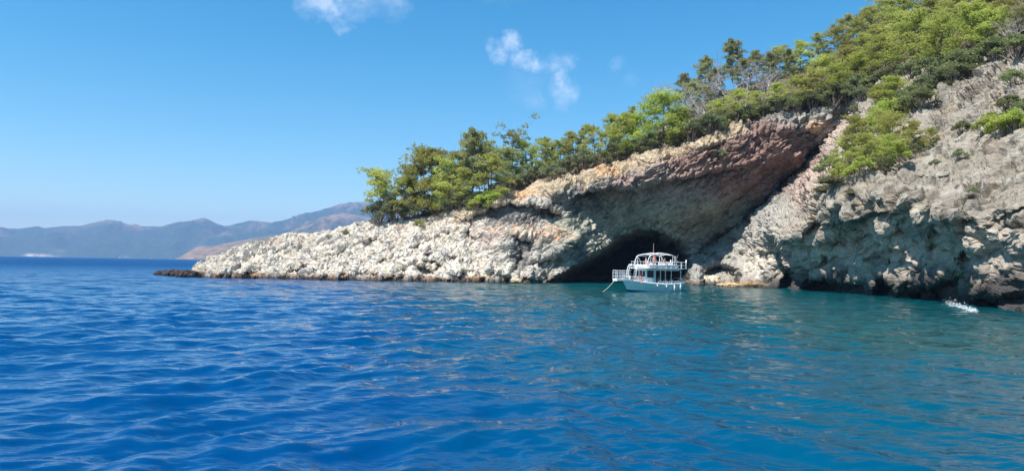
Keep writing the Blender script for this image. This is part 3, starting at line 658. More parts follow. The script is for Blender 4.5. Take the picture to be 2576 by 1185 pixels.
def make_pine(seed, H=11., W=6.5, bare=.28, top='round', lean=(0, 0), mt=None, dens=1.0, bark=None, spiky=0.0, skew=0.0, nl=20):
    rng = np.random.default_rng(seed); tr = Acc(); q = []; col = []
    n = 9; zz = np.linspace(-.6, H * .93, n); base = np.array([0., 0, 0])
    wob = np.cumsum(rng.normal(0, .13, (n, 2)), 0) * (W / 6)
    tx = wob[:, 0] + lean[0] * (zz / H) ** 1.5; ty = wob[:, 1] + lean[1] * (zz / H) ** 1.5
    tp = np.stack([tx, ty, zz], 1); tr.tube(tp, np.linspace(H * .021, H * .004, n), 7)
    tot = 0
    for k in range(nl):
        f = bare + (1 - bare) * (k + .6 * rng.random()) / nl; z = f * H * .93
        p0 = np.array([np.interp(z, zz, tx), np.interp(z, zz, ty), z]); g = (f - bare) / (1 - bare)
        if top == 'round': prof = math.sqrt(max(.02, 1 - (2 * g - .85) ** 2 / 1.45)) * (.55 + .45 * (1 - g))+ .12
        elif top == 'flat': prof = .45 + .6 * g
        elif top == 'cone': prof = 1.05 * (1 - g) + .12
        R = W / 2 * prof * (.65 + .5 * rng.random()); az = k * 2.4 + rng.normal(0, .5)
        if skew: az = rng.normal(math.pi, 1.1); R *= 1 + skew * max(0, -math.cos(az))
        d = np.array([math.cos(az), math.sin(az), 0]); up = (.12 + .5 * g) * R
        pts = np.array([p0, p0 + d * R * .35 + [0, 0, up * .2], p0 + d * R * .7 + [0, 0, up * .55], p0 + d * R * .95 + [0, 0, up]])
        pts[1:3] += rng.normal(0, .06 * R, (2, 3)); r0 = H * .008 * (1.1 - .6 * g); tr.tube(pts, [r0, r0 * .7, r0 * .45, r0 * .2], 5)
        for t_, s_ in ((1.0, 1.0), (.68, .85), (.4, .6)):
            if t_ < .5 and rng.random() < .45: continue
            c = p0 + (pts[-1] - p0) * t_ + rng.normal(0, .10, 3) * R; rx = W * .165 * s_ * (.75 + .6 * rng.random()); kk = int(36 * dens * s_)
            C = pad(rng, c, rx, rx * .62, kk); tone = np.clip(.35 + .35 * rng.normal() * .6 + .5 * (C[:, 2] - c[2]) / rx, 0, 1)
            a, b = tufts(rng, C, 11, .33, .072, .5, tone, .04); q.append(a); col.append(b)
    c = tp[-1]
    for k in range(5):
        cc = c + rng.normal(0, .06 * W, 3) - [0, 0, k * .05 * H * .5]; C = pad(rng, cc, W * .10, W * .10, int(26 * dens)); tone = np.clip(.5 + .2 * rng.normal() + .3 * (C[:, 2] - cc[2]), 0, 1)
        a, b = tufts(rng, C, 7, .36, .08, .7, tone, .03); q.append(a); col.append(b)
    if spiky:
        for k in range(int(26 * spiky)):
            az = rng.random() * 6.28; r = W * .4 * rng.random() ** .5; z = H * (.80 + .16 * rng.random()) - r * .35
            p = np.array([tx[-1] + r * math.cos(az), ty[-1] + r * math.sin(az), z]); C = p + np.linspace(0, 1, 9)[:, None] * np.array([0, 0, H * .09]) + rng.normal(0, .05, (9, 3))
            a, b = tufts(rng, C, 6, .26, .06, .8, np.full(9, .45), .08); q.append(a); col.append(b)
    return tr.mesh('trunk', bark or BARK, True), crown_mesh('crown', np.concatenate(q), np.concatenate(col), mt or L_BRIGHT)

def make_shrub(seed, H=3.0, W=3.6, mt=None, dens=1.5, size=.17, wid=.075):
    rng = np.random.default_rng(seed); tr = Acc(); q = []; col = []
    for k in range(13):
        az = k * 2.4 + rng.normal(0, .3); r = W / 2 * (k / 13) ** .5 * (.8 + .3 * rng.random()); z = H * (.30 + .5 * (1 - (2 * r / W) ** 2) * (.7 + .5 * rng.random()))
        c = np.array([r * math.cos(az), r * math.sin(az), z]); tr.tube([[r * .1 * math.cos(az), r * .1 * math.sin(az), -.3], c * [.6, .6, .5], c], [.07, .05, .02], 5)
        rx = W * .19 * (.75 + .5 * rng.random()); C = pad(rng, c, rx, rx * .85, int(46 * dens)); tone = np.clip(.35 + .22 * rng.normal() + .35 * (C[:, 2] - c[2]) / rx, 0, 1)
        a, b = tufts(rng, C, 6, size, wid, .25, tone, .02); q.append(a); col.append(b)
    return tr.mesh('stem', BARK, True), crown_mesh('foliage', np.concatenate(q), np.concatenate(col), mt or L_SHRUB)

def make_dead(seed, H=9., W=6.5):
    rng = np.random.default_rng(seed); tr = Acc()
    def branch(p, d, L, r, lv):
        n = 5; pts = [p]
        for k in range(n - 1):
            d = d + rng.normal(0, .17, 3); d[2] += .05; d /= np.linalg.norm(d); pts.append(pts[-1] + d * L / (n - 1))
        tr.tube(pts, np.linspace(r, r * .35, n), 5 if lv < 2 else 4)
        if lv >= 3: return
        for k in range([9, 6, 5][lv]):
            t = rng.uniform(.3, 1.0) * (n - 1.001); i = int(t); q_ = pts[i] + (pts[i + 1] - pts[i]) * (t - i)
            dd = d * .5 + rng.normal(0, .62, 3) + [0, 0, .18]; dd /= np.linalg.norm(dd)
            branch(q_, dd, L * rng.uniform(.38, .62), max(r * .48, .016), lv + 1)
    branch(np.array([0, 0, -.4]), np.array([rng.normal(0, .12), rng.normal(0, .12), 1.]), H * .75, H * .019, 0)
    return tr.mesh('trunk', BARKG, True), None

def make_grass(seed, W=1.6, H=.8, mt=None):
    rng = np.random.default_rng(seed); C = np.zeros((260, 3)); C[:, :2] = rng.normal(0, W * .24, (260, 2))
    a, b = tufts(rng, C, 6, H, .07, .9, np.full(260, .5), .05); return None, crown_mesh('blades', a, b, mt or L_GRASS)

KINDS = {
 'P': [(make_pine, dict(seed=s, H=h, W=w, bare=b), h) for s, h, w, b in ((1, 11, 9, .12), (2, 11, 8.2, .16), (3, 10.5, 9.6, .1), (4, 11.5, 8.6, .14))],
 'Q': [(make_pine, dict(seed=s, H=9, W=9.6, bare=.06, nl=26, mt=L_FRESH), 9) for s in (11, 12, 13)],
 'T': [(make_pine, dict(seed=s, H=13, W=6.6, bare=.30, spiky=1.6, nl=22, mt=L_DARK), 13) for s in (21, 22)],
 'D': [(make_pine, dict(seed=s, H=11, W=7.4, bare=.12, mt=L_DARK, spiky=.5), 11) for s in (31, 32, 33)],
 'N': [(make_pine, dict(seed=s, H=10, W=3.6, bare=.18, top='cone', mt=L_DARK, dens=.6, spiky=.4), 10) for s in (41, 42)],
 'U': [(make_pine, dict(seed=51, H=11, W=8.5, bare=.78, top='flat', mt=L_DARK, dens=.55, nl=9), 11)],
 'L': [(make_pine, dict(seed=61, H=9.5, W=8.5, bare=.36, skew=.5, lean=(-2.4, 0), nl=17), 9.5)],
 'R': [(make_pine, dict(seed=71, H=7, W=7.5, bare=.42, lean=(-1.2, 0), bark=BARKR, nl=12, mt=L_FRESH), 7)],
 'S': [(make_shrub, dict(seed=s), 3) for s in (81, 82, 83)],
 'K': [(make_shrub, dict(seed=s, mt=L_MAQ, size=.18), 3) for s in (91, 92, 93)],
 'B': [(make_shrub, dict(seed=s, mt=L_FRESH), 3) for s in (101, 102)],
 'X': [(make_dead, dict(seed=s), 8.) for s in (111, 112, 113, 114)],
 'G': [(make_grass, dict(seed=121), .8)],
}
NAMES = {'P': 'pine_tree', 'Q': 'pine_tree', 'T': 'pine_tree', 'D': 'pine_tree', 'N': 'pine_tree', 'U': 'umbrella_pine', 'L': 'pine_tree', 'R': 'pine_tree', 'S': 'shrub', 'K': 'shrub', 'B': 'shrub', 'X': 'dead_tree', 'G': 'grass_tuft'}
CATS = {'pine_tree': 'pine tree', 'umbrella_pine': 'pine tree', 'shrub': 'shrub', 'dead_tree': 'dead tree', 'grass_tuft': 'grass tuft'}
CACHE = {}
def plant(kind, x, y, hpx, label, group=None, wide=1.0):
    v = KINDS[kind]; i = int(random.random() * len(v)); fn, kw, H = v[i]; key = (kind, i)
    if key not in CACHE: CACHE[key] = fn(**kw)
    tm, cm = CACHE[key]
    p = ground(x, y); s = hpx * p[1] / F / H
    nm = NAMES[kind]
    root = link(bpy.data.objects.new(nm, None)); root.empty_display_size = .3
    root.location = (p[0], p[1], p[2] - .15 * s); root.scale = (s * wide, s * wide, s)
    root.rotation_euler = (0, 0, 0 if kind in 'LR' else random.random() * 6.28)
    tag(root, label, CATS[nm], group)
    for me_ in (tm, cm):
        if me_ is None: continue
        link(bpy.data.objects.new(me_.name.split('.')[0], me_), root)
    return root
ORD = ['', 'second', 'third', 'fourth', 'fifth', 'sixth', 'seventh', 'eighth', 'ninth', 'tenth', 'eleventh', 'twelfth', 'thirteenth', 'fourteenth', 'fifteenth', 'sixteenth', 'seventeenth', 'eighteenth']
def ordl(i, n):
    if i == 0: return 'leftmost'
    if i == n - 1: return 'rightmost'
    return ORD[i] + ' from left' if i < len(ORD) else str(i)
def row(kind, label, group, items, wide=1.0):
    """items: (x, y of the foot, height); label holds %s for the place in the row"""
    items = sorted(items)
    for i, it in enumerate(items): plant(kind, it[0], it[1], it[2], label % ordl(i, len(items)), group, it[3] if len(it) > 3 else wide)

# the wood above the white rocks
plant('L', 985, 556, 118, 'leftmost pine of the wood, leaning out over the white rocks towards the sea')
plant('P', 1066, 552, 172, 'pine with a dark bare trunk behind the grey boulders above the white rocks', wide=.9)
plant('T', 1195, 520, 190, 'tallest dark pine of the left wood, with an upright spiky top', wide=.9)
plant('U', 1294, 470, 138, 'flat-topped umbrella pine rising alone above the ridge wood', wide=.85)
row('P', 'bright green pine of the front rank above the white rocks, %s', 'pines in front above the white rocks', [(1018, 553, 105), (1130, 538, 135), (1170, 530, 95), (1238, 505, 110), (1100, 542, 100)])
row('D', 'dull olive pine behind the front rank above the white rocks, %s', 'olive pines of the left wood', [(1030, 545, 130), (1098, 532, 150), (1155, 520, 140), (1232, 492, 130), (1262, 478, 105)])
row('S', 'grey-green shrub under the pines where the white rocks end, %s', 'grey-green shrubs above the white rocks', [(955, 566, 62), (985, 564, 62), (1018, 560, 50), (1090, 545, 40), (1150, 532, 45)])
row('K', 'dark shrub in the shade of the left wood, %s', 'dark shrubs in the left wood', [(1000, 563, 44), (1045, 556, 48), (1110, 540, 55), (1135, 538, 48), (1170, 530, 55), (1205, 522, 50), (1250, 496, 45), (1285, 484, 45)])
row('B', 'fresh green bush below the left wood beside the cliff top, %s', 'fresh green bushes beside the cliff top', [(1200, 530, 40), (1222, 520, 46), (1245, 508, 34)])
plant('B', 1055, 574, 22, 'small bright green bush growing alone on the white rocks')
plant('B', 1214, 536, 15, 'smallest bright green bush, on the brink of the cliff below the left wood')
plant('S', 868, 592, 15, 'low olive shrub on the crest of the white rocks, left of the wood')
plant('S', 945, 572, 22, 'low olive shrub on the white rocks just left of the leaning pine')
# along the top of the cliff over the cave
row('P', 'green pine of the middle ridge wood above the cliff edge, %s', 'pines of the middle ridge', [(1330, 460, 100), (1375, 446, 96), (1445, 432, 95), (1500, 424, 105), (1290, 470, 92), (1410, 440, 80)])
row('N', 'slender dark pine with a pointed top on the skyline over the cliff, %s', 'pointed pines on the skyline', [(1340, 440, 70), (1388, 426, 75), (1426, 418, 80), (1468, 405, 84), (1545, 375, 90), (1590, 352, 92), (1375, 432, 68)])
row('S', 'rounded grey-green shrub along the cliff edge over the cave, %s', 'grey-green shrubs along the cliff edge', [(1300, 478, 38), (1345, 466, 42), (1390, 455, 50), (1430, 446, 45), (1475, 436, 50), (1585, 402, 36), (1690, 372, 34)])
row('K', 'dark shrub between the pines over the cliff, %s', 'dark shrubs over the cliff', [(1320, 470, 46), (1365, 458, 46), (1412, 446, 46), (1460, 436, 46), (1515, 424, 44), (1545, 415, 50), (1620, 392, 45), (1680, 372, 40), (1640, 384, 45)])
plant('Q', 1652, 378, 128, 'broad bright green pine, widest crown on the cliff edge over the cave', wide=.95)
plant('Q', 1568, 408, 112, 'bright green pine on the cliff edge, next left of the broadest one', wide=.8)
plant('Q', 1712, 366, 92, 'lower bright green pine on the cliff edge, next right of the broadest one', wide=.8)
plant('D', 1545, 398, 104, 'dark dense pine tucked behind the bright pines on the cliff edge', wide=.9)
plant('Q', 1608, 390, 100, 'bright green pine squeezed between the two larger ones on the cliff edge', wide=.8)
row('X', 'grey leafless tree beside the broad bright pine, %s', 'dead trees beside the broad pine', [(1680, 330, 108), (1735, 345, 110), (1765, 338, 90), (1700, 318, 100)])
# the shoulder with the dead trees
row('T', 'tall dark pine on the skyline at the shoulder of the hill, %s', 'dark pines on the shoulder', [(1722, 285, 100), (1775, 262, 122), (1845, 225, 125), (1900, 215, 88)], .95)
row('X', 'bare grey dead tree on the shoulder of the hill, %s', 'dead trees on the shoulder', [(1800, 292, 112), (1835, 284, 118), (1872, 276, 112), (1912, 270, 108), (1950, 264, 104), (1765, 315, 104)], .95)
row('D', 'olive pine behind the dead trees on the shoulder, %s', 'olive pines on the shoulder', [(1740, 300, 92), (1800, 268, 92), (1870, 240, 92), (1935, 225, 88), (1985, 215, 90), (1770, 300, 80)])
row('P', 'bright green pine in front of the dead trees at the cliff brow, %s', 'pines at the cliff brow', [(1805, 325, 70), (1855, 308, 72), (1905, 296, 66), (1955, 286, 72), (2005, 280, 82), (2045, 272, 95), (1840, 316, 55)], 1.1)
row('S', 'grey-green shrub at the brow between the dead trees, %s', 'grey-green shrubs at the brow', [(1740, 358, 66), (1785, 342, 60), (1830, 318, 46), (1890, 300, 44), (1935, 292, 40)])
row('K', 'dark shrub hanging over the brown cliff face, %s', 'dark shrubs over the brown cliff', [(1800, 340, 50), (1850, 322, 46), (1880, 305, 40), (1920, 298, 40), (1960, 290, 44), (2000, 284, 46), (2045, 280, 52), (2090, 274, 62), (2130, 262, 62), (2165, 245, 60)], 1.1)
# the upper right wood
row('P', 'bright green pine on the skyline of the upper right wood, %s', 'skyline pines of the upper right wood', [(1960, 200, 84), (2010, 188, 84), (2055, 172, 78), (2100, 158, 84), (2150, 140, 84), (2195, 118, 98), (2232, 90, 110)], 1.1)
row('D', 'dark pine among the bright ones of the upper right wood, %s', 'dark pines of the upper right wood', [(2130, 138, 100), (2170, 118, 88), (2235, 70, 100), (2300, 110, 90), (2400, 60, 90), (2480, 60, 80), (2560, 100, 90)])
row('P', 'bright green pine in the second rank of the upper right wood, %s', 'second rank of the upper right wood', [(2070, 230, 90), (2120, 215, 90), (2165, 195, 95), (2215, 170, 105), (2265, 140, 110), (2330, 110, 120), (2400, 90, 110), (2470, 80, 110), (2540, 60, 90)], 1.15)
row('Q', 'broad yellow-green pine on the slope of the upper right wood, %s', 'broad yellow-green pines on the slope', [(2100, 232, 62), (2160, 212, 72), (2230, 190, 90), (2305, 172, 130), (2370, 160, 115), (2440, 140, 120), (2350, 60, 110), (2270, 90, 90), (2500, 120, 90)], 1.0)
row('K', 'dark green shrub on the slope under the upper right wood, %s', 'dark shrubs under the upper right wood', [(2110, 258, 48), (2150, 248, 50), (2190, 240, 48), (2225, 222, 46), (2260, 212, 44), (2300, 205, 50), (2345, 205, 62), (2385, 200, 66), (2425, 198, 66), (2465, 185, 66), (2510, 165, 62), (2560, 150, 70)], 1.15)
row('S', 'grey-green shrub beside the pale rock patch in the upper slope, %s', 'grey-green shrubs beside the pale patch', [(2170, 262, 44), (2210, 246, 40), (2250, 236, 36), (2330, 230, 44), (2390, 225, 44), (2440, 205, 44), (2150, 285, 30)])
row('K', 'dark bush in the gully right of the yellow-green pines, %s', 'dark bushes in the gully', [(2290, 270, 66), (2330, 262, 66), (2370, 250, 62), (2410, 232, 56), (2300, 305, 60), (2340, 295, 55), (2270, 330, 48), (2450, 212, 50)], 1.15)
plant('X', 2520, 130, 80, 'bare grey dead tree near the upper right corner above the pale slope', 'dead trees in the corner')
plant('X', 2556, 110, 70, 'rightmost bare grey dead tree, close to the upper right corner', 'dead trees in the corner')
# the green tongue down the middle of the right slope
row('Q', 'yellow-green pine of the narrow strip below the upper wood, %s', 'pines of the narrow strip', [(2225, 300, 84), (2255, 275, 72), (2235, 345, 80), (2275, 320, 62)])
row('P', 'bright green pine of the thicket above the right cliff, %s', 'pines of the thicket above the right cliff', [(2128, 440, 92), (2168, 418, 116), (2208, 408, 122), (2250, 400, 116), (2298, 385, 78), (2150, 470, 92), (2200, 458, 100), (2335, 365, 52), (2235, 440, 84)], .95)
row('K', 'dark bush at the edge of the thicket above the right cliff, %s', 'dark bushes round the thicket', [(2095, 455, 62), (2110, 470, 44), (2235, 450, 44), (2150, 350, 46), (2178, 350, 44), (2310, 400, 34)])
row('B', 'fresh green bush low in the thicket above the right cliff, %s', 'fresh green bushes in the thicket', [(2125, 478, 50), (2165, 478, 44), (2195, 472, 44), (2230, 425, 50), (2265, 400, 46)])
plant('R', 2278, 442, 66, 'small pine with a thick reddish leaning trunk at the lower edge of the thicket')
row('G', 'dry grass tuft under the thicket on the cliff lip, %s', 'grass tufts on the cliff lip', [(2095, 490, 16), (2130, 492, 16), (2165, 488, 14)], 1.6)
# single plants on the bare right slope
plant('K', 2422, 345, 40, 'small round dark bush alone on the pale slope')
plant('S', 2440, 478, 26, 'low olive bush on the bare rock right of the thicket')
plant('S', 2425, 420, 30, 'grey-green bush on the bare slope below the small round one')
plant('S', 2355, 425, 26, 'grey-green bush hugging the rock right of the reddish trunk')
row('B', 'green bush at the right edge of the picture on the pale slope, %s', 'green bushes at the right edge', [(2505, 350, 60), (2545, 360, 72), (2572, 352, 66)])
row('K', 'dark bush at the right edge above the green ones, %s', 'dark bushes at the right edge', [(2530, 280, 52), (2568, 275, 56), (2558, 235, 46)])
plant('S', 1812, 402, 28, 'lone green bush clinging to the top of the brown cliff face')
plant('S', 2270, 445, 18, 'tiny grey shrub at the root of the reddish leaning trunk')

# ------------------------------------------------------------------ the excursion boat
WHITE = mat('white_boat_paint', (.88, .88, .86), .35, var=.03, vscale=1.2)
HULLC = mat('pale_blue_hull', (.85, .92, .94), .3, var=.10, vscale=.9)  # hull sides, slightly bluer than the white upper works
CREAM = mat('cream_deck_boards', (.62, .58, .50), .6, var=.1, vscale=4)
STEEL = mat('white_rail_tube', (.88, .88, .88), .3)
DARKI = mat('cabin_shade_dark', (.055, .025, .03), .6, var=.3)  # near-black stands in for the shade beneath the upper deck
GLASS = mat('dark_window_glass', (.03, .045, .05), .06)
CUSH = mat('white_cushion_cloth', (.78, .76, .76), .8, var=.05)
REDC = mat('red_flag_cloth', (.75, .05, .04), .8, var=.15)
ROPEM = mat('pale_rope', (.55, .50, .38), .9, var=.2, vscale=30)
ANTIF = mat('dark_blue_waterline_paint', (.02, .07, .13), .5, var=.2)
def abox(acc, c, s, ry=0.0):
    c = np.array(c, float); h = np.array(s, float) / 2
    v = np.array([[x, y, z] for x in (-1, 1) for y in (-1, 1) for z in (-1, 1)]) * h
    if ry: v = np.stack([v[:, 0] * math.cos(ry) + v[:, 2] * math.sin(ry), v[:, 1], -v[:, 0] * math.sin(ry) + v[:, 2] * math.cos(ry)], 1)
    f = np.array([(0, 1, 3, 2), (4, 6, 7, 5), (0, 4, 5, 1), (2, 3, 7, 6), (0, 2, 6, 4), (1, 5, 7, 3)])
    acc.V.append(v + c); acc.Q.append(f + acc.n); acc.n += 8
def agrid(acc, G):
    nc, nr = G.shape[:2]; acc.V.append(G.reshape(-1, 3)); acc.Q.append(grid_faces(nc, nr) + acc.n); acc.n += nc * nr
def part(name, acc, mt, parent, smooth=False, bevel=0.0, solid=0.0):
    o = link(bpy.data.objects.new(name, acc.mesh(name, mt, smooth)), parent)
    if solid: m = o.modifiers.new('solid', 'SOLIDIFY'); m.thickness = solid
    if bevel: m = o.modifiers.new('bevel', 'BEVEL'); m.width = bevel; m.segments = 2
    return o
TH = math.radians(28)
b0 = on_water(np.array(1579.), np.array(733.)); fwd = Vector((-math.cos(TH), -math.sin(TH), 0))
boat = link(bpy.data.objects.new('excursion_boat', None)); boat.location = Vector(b0) - fwd * 8.4; boat.rotation_euler = (0, 0, math.pi + TH)
tag(boat, 'white two-deck excursion boat with pale blue hull anchored before the sea cave', 'boat')
def sheer(s): return np.where(s < .35, 1.12 + .25 * ((.35 - s) / .35) ** 2, 1.12 + .66 * (np.maximum(s - .35, 0) / .65) ** 1.8)
def hull_pt(s, h, side):                                   # s along 0..1, h 0 keel .. 1 sheer
    zs = sheer(s); z = -.55 + (zs + .55) * h
    lx = s * (8.35 + .62 * np.maximum(z, -.3)) - (1 - s) * .25 * np.maximum(z, 0)
    bd = 1.92 * (1 - np.maximum(s, .0) ** 3.4) * (.86 + .14 * ss(0, .3, s)); bw = 1.62 * np.maximum(0, 1 - s ** 2.1) * (.84 + .16 * ss(0, .3, s))
    k = ss(.0, .35, h) ** .6 * .999; b = (bw + (bd - bw) * np.clip((h - .3) / .7, 0, 1) ** 1.2) * k
    return np.stack([lx, side * b + lx * 0, z + lx * 0], -1)
S = np.linspace(0, 1, 41)[:, None]; Hh = np.linspace(0, .80, 13)[None]
a = Acc(); agrid(a, hull_pt(S + 0 * Hh, Hh + 0 * S, 1)); agrid(a, hull_pt(S + 0 * Hh, Hh + 0 * S, -1)[:, ::-1])
tr_ = np.stack([hull_pt(0 * Hh[0], Hh[0], 1), hull_pt(0 * Hh[0], Hh[0], -1)], 0); agrid(a, tr_)
hull = part('hull', a, HULLC, boat, True)
a = Acc(); Hb = np.linspace(.80, 1.0, 4)[None]
for sd_ in (1, -1):
    g = hull_pt(S + 0 * Hb, Hb + 0 * S, sd_); g[..., 1] += sd_ * .03; agrid(a, g)
agrid(a, np.stack([hull_pt(0 * Hb[0], Hb[0], 1), hull_pt(0 * Hb[0], Hb[0], -1)], 0))
part('bulwark', a, WHITE, boat, False, solid=.07)
a = Acc(); l_ = hull_pt(S[:, 0], np.full(41, 1.0), 1); r_ = hull_pt(S[:, 0], np.full(41, 1.0), -1)
for q in (l_, r_): a.tube(q + [0, 0, .02], np.full(41, .045), 6)
a.tube(np.stack([l_[0], r_[0]]) + [0, 0, .02], [.045, .045], 6)
part('cap_rail', a, WHITE, boat, True)
a = Acc()
for sd_ in (1, -1):
    for hh in (.56, .79): g = hull_pt(S[:, 0], np.full(41, hh), sd_); g[:, 1] += sd_ * .012; a.tube(g, np.full(41, .022), 5)
part('rubbing_strake', a, mat('grey_rubbing_strake', (.30, .40, .44), .5), boat, True)
a = Acc(); Hw = np.linspace(.0, .36, 6)[None]
for sd_ in (1, -1):
    g = hull_pt(S + 0 * Hw, Hw + 0 * S, sd_); g[..., 1] += sd_ * .006; agrid(a, g)
part('waterline_band', a, ANTIF, boat, True)
a = Acc(); T_ = np.linspace(-.97, .97, 5)[None]; dk = hull_pt(S[:40], np.full((40, 1), .80), 1)
G = np.repeat(dk, 5, 1); G[..., 1] = dk[..., 1] * T_; agrid(a, G); part('deck', a, CREAM, boat)
def deck_z(lx): s = lx / 9.; return float(-.55 + (sheer(np.array(s)) + .55) * .80)
# wheelhouse and open saloon
a = Acc(); zf = .72
for y in (-1.15, 1.15):
    abox(a, (5.35, y, 1.35), (1.5, .06, 1.25)); abox(a, (4.68, y, 2.6), (.16, .06, 1.25)); abox(a, (6.02, y, 2.6), (.16, .06, 1.25)); abox(a, (5.35, y, 3.1), (1.18, .06, .25))
abox(a, (6.13, 0, 1.45), (.06, 2.36, 1.35)); abox(a, (6.13, 0, 3.08), (.06, 2.36, .3))
for y in (-1.08, -.38, .38, 1.08): abox(a, (6.13, y, 2.53), (.06, .14, .8))
for y in (-1.15, 1.15): abox(a, (2.35, y, 1.05), (4.5, .06, .5)); abox(a, (2.35, y, 3.08), (4.5, .06, .22))
abox(a, (.1, 0, 1.05), (.06, 2.36, .5)); wh = part('wheelhouse', a, WHITE, boat, bevel=.015)
a = Acc()
for y in (-.73, 0, .73): abox(a, (6.12, y, 2.53), (.03, .56, .8))
for y in (-1.14, 1.14): abox(a, (5.35, y, 2.48), (1.18, .03, 1.0))
part('window_pane', a, GLASS, wh)
a = Acc()
abox(a, (2.4, -.85, 2.0), (4.3, .05, 1.9)); abox(a, (4.66, 0, 1.95), (.05, 2.2, 2.2)); abox(a, (2.4, 0, 3.18), (4.4, 2.1, .04)); abox(a, (2.4, 0, .74), (4.4, 2.1, .04)); abox(a, (.3, -.3, 1.9), (.05, 1.0, 2.2))
part('saloon_shade_lining', a, DARKI, boat)
for x, y in ((4.45, 1.15), (3.55, 1.15), (2.65, 1.15), (1.6, 1.15), (.15, 1.5), (.15, -1.5), (3.0, -1.15)):
    a = Acc(); abox(a, (x, y, 2.13), (.09, .09, 2.2)); part('post', a, WHITE, boat, bevel=.015)
a = Acc()
for x in (1.1, 2.2, 3.3, 4.2): abox(a, (x, .55, 1.14), (.5, .8, .1)); abox(a, (x, .55, 1.5), (.1, .8, .5))
part('saloon_bench', a, CREAM, boat, bevel=.03)
# upper deck
a = Acc(); xs_ = np.array([-.75, 0, 3, 6, 6.9, 7.4]); hb = np.array([1.75, 1.82, 1.85, 1.72, 1.35, .75])
P_ = [(x, b) for x, b in zip(xs_, hb)]
G = np.array([[[x, b * t, z] for t in (-1, -.5, 0, .5, 1)] for x, b in P_ for z in (0,)]).reshape(len(P_), 5, 3)
G[..., 2] = 3.36; o = None; agrid(a, G); part('upper_deck', a, WHITE, boat, solid=.14)
a = Acc()
for zz in (3.75, 4.2):
    for sd_ in (1, -1): a.tube([[x, sd_ * (b - .06), zz] for x, b in P_ if x < 7], np.full(5, .028), 5)
    a.tube([[-.7, -1.7, zz], [-.7, 1.7, zz]], [.028] * 2, 5)
for sd_ in (1, -1):
    for x in np.linspace(-.7, 6.7, 9): b = np.interp(x, xs_, hb) - .06; a.tube([[x, sd_ * b, 3.36], [x, sd_ * b, 4.22]], [.03] * 2, 5)
for y in (-.6, .6): a.tube([[-.7, y, 3.36], [-.7, y, 4.2]], [.03] * 2, 5)
for sd_ in (1, -1): abox(a, (-.68, sd_ * 1.68, 3.95), (.10, .10, 1.2))
part('upper_railing', a, STEEL, boat, True)
a = Acc()                                                  # side panels, locker and seats on the upper deck
for sd_ in (1, -1): abox(a, (3.4, sd_ * 1.77, 3.60), (5.2, .04, .34))
abox(a, (2.2, .9, 3.62), (2.6, .55, .4)); abox(a, (2.2, .60, 3.95), (2.6, .12, .5)); abox(a, (4.4, -.9, 3.62), (2.4, .6, .4)); abox(a, (4.7, .75, 3.7), (.7, .8, .62)); abox(a, (.8, -.6, 3.62), (1.0, 1.2, .4))
part('deck_seat', a, CUSH, boat, bevel=.05)
a = Acc()                                                  # canopy frame: two side hoops, cross bars, struts
for sd_ in (1, -1):
    y = sd_ * 1.45
    a.tube([[6.35, y, 3.5], [6.05, y, 4.3], [5.75, y, 4.95], [5.45, y, 5.12], [4.6, y, 5.28], [3.6, y, 5.36], [2.6, y, 5.34], [1.7, y, 5.18], [1.35, y, 5.02], [1.0, y, 4.55], [.6, y, 4.2]], [.05] * 11, 6)
    a.tube([[5.62, y, 5.0], [5.58, y, 3.5]], [.04] * 2, 5); a.tube([[5.6, y, 4.95], [5.05, y, 4.2]], [.03] * 2, 5); a.tube([[1.6, y, 5.1], [1.6, y, 3.5]], [.05] * 2, 5)
    a.tube([[5.5, y, 5.0], [3.9, y, 5.02]], [.03] * 2, 5)
    a.tube([[1.2, y, 5.0], [1.25, y, 3.5]], [.035] * 2, 5); a.tube([[3.3, y, 5.34], [3.3, y, 4.95]], [.035] * 2, 5)
for x, z in ((5.45, 5.12), (4.2, 5.33), (2.9, 5.36), (1.6, 5.15)): a.tube([[x, -1.45, z], [x, 0, z + .14], [x, 1.45, z]], [.045] * 3, 5)
part('canopy_frame', a, STEEL, boat, True)
a = Acc(); a.tube([[3.9, 0, 3.4], [3.9, 0, 6.85]], [.055, .025], 7); part('mast', a, mat('weathered_mast', (.45, .36, .32), .5), boat, True)
a = Acc(); fl = np.array([[[3.9 - u * .42 + .05 * math.sin(v * 9), .07 + .08 * math.sin(u * 8 + v * 5), 5.45 - v * 1.45 - u * .18] for v in np.linspace(0, 1, 9)] for u in np.linspace(0, 1, 6)]); agrid(a, fl)
part('flag', a, REDC, boat, True, solid=.01)
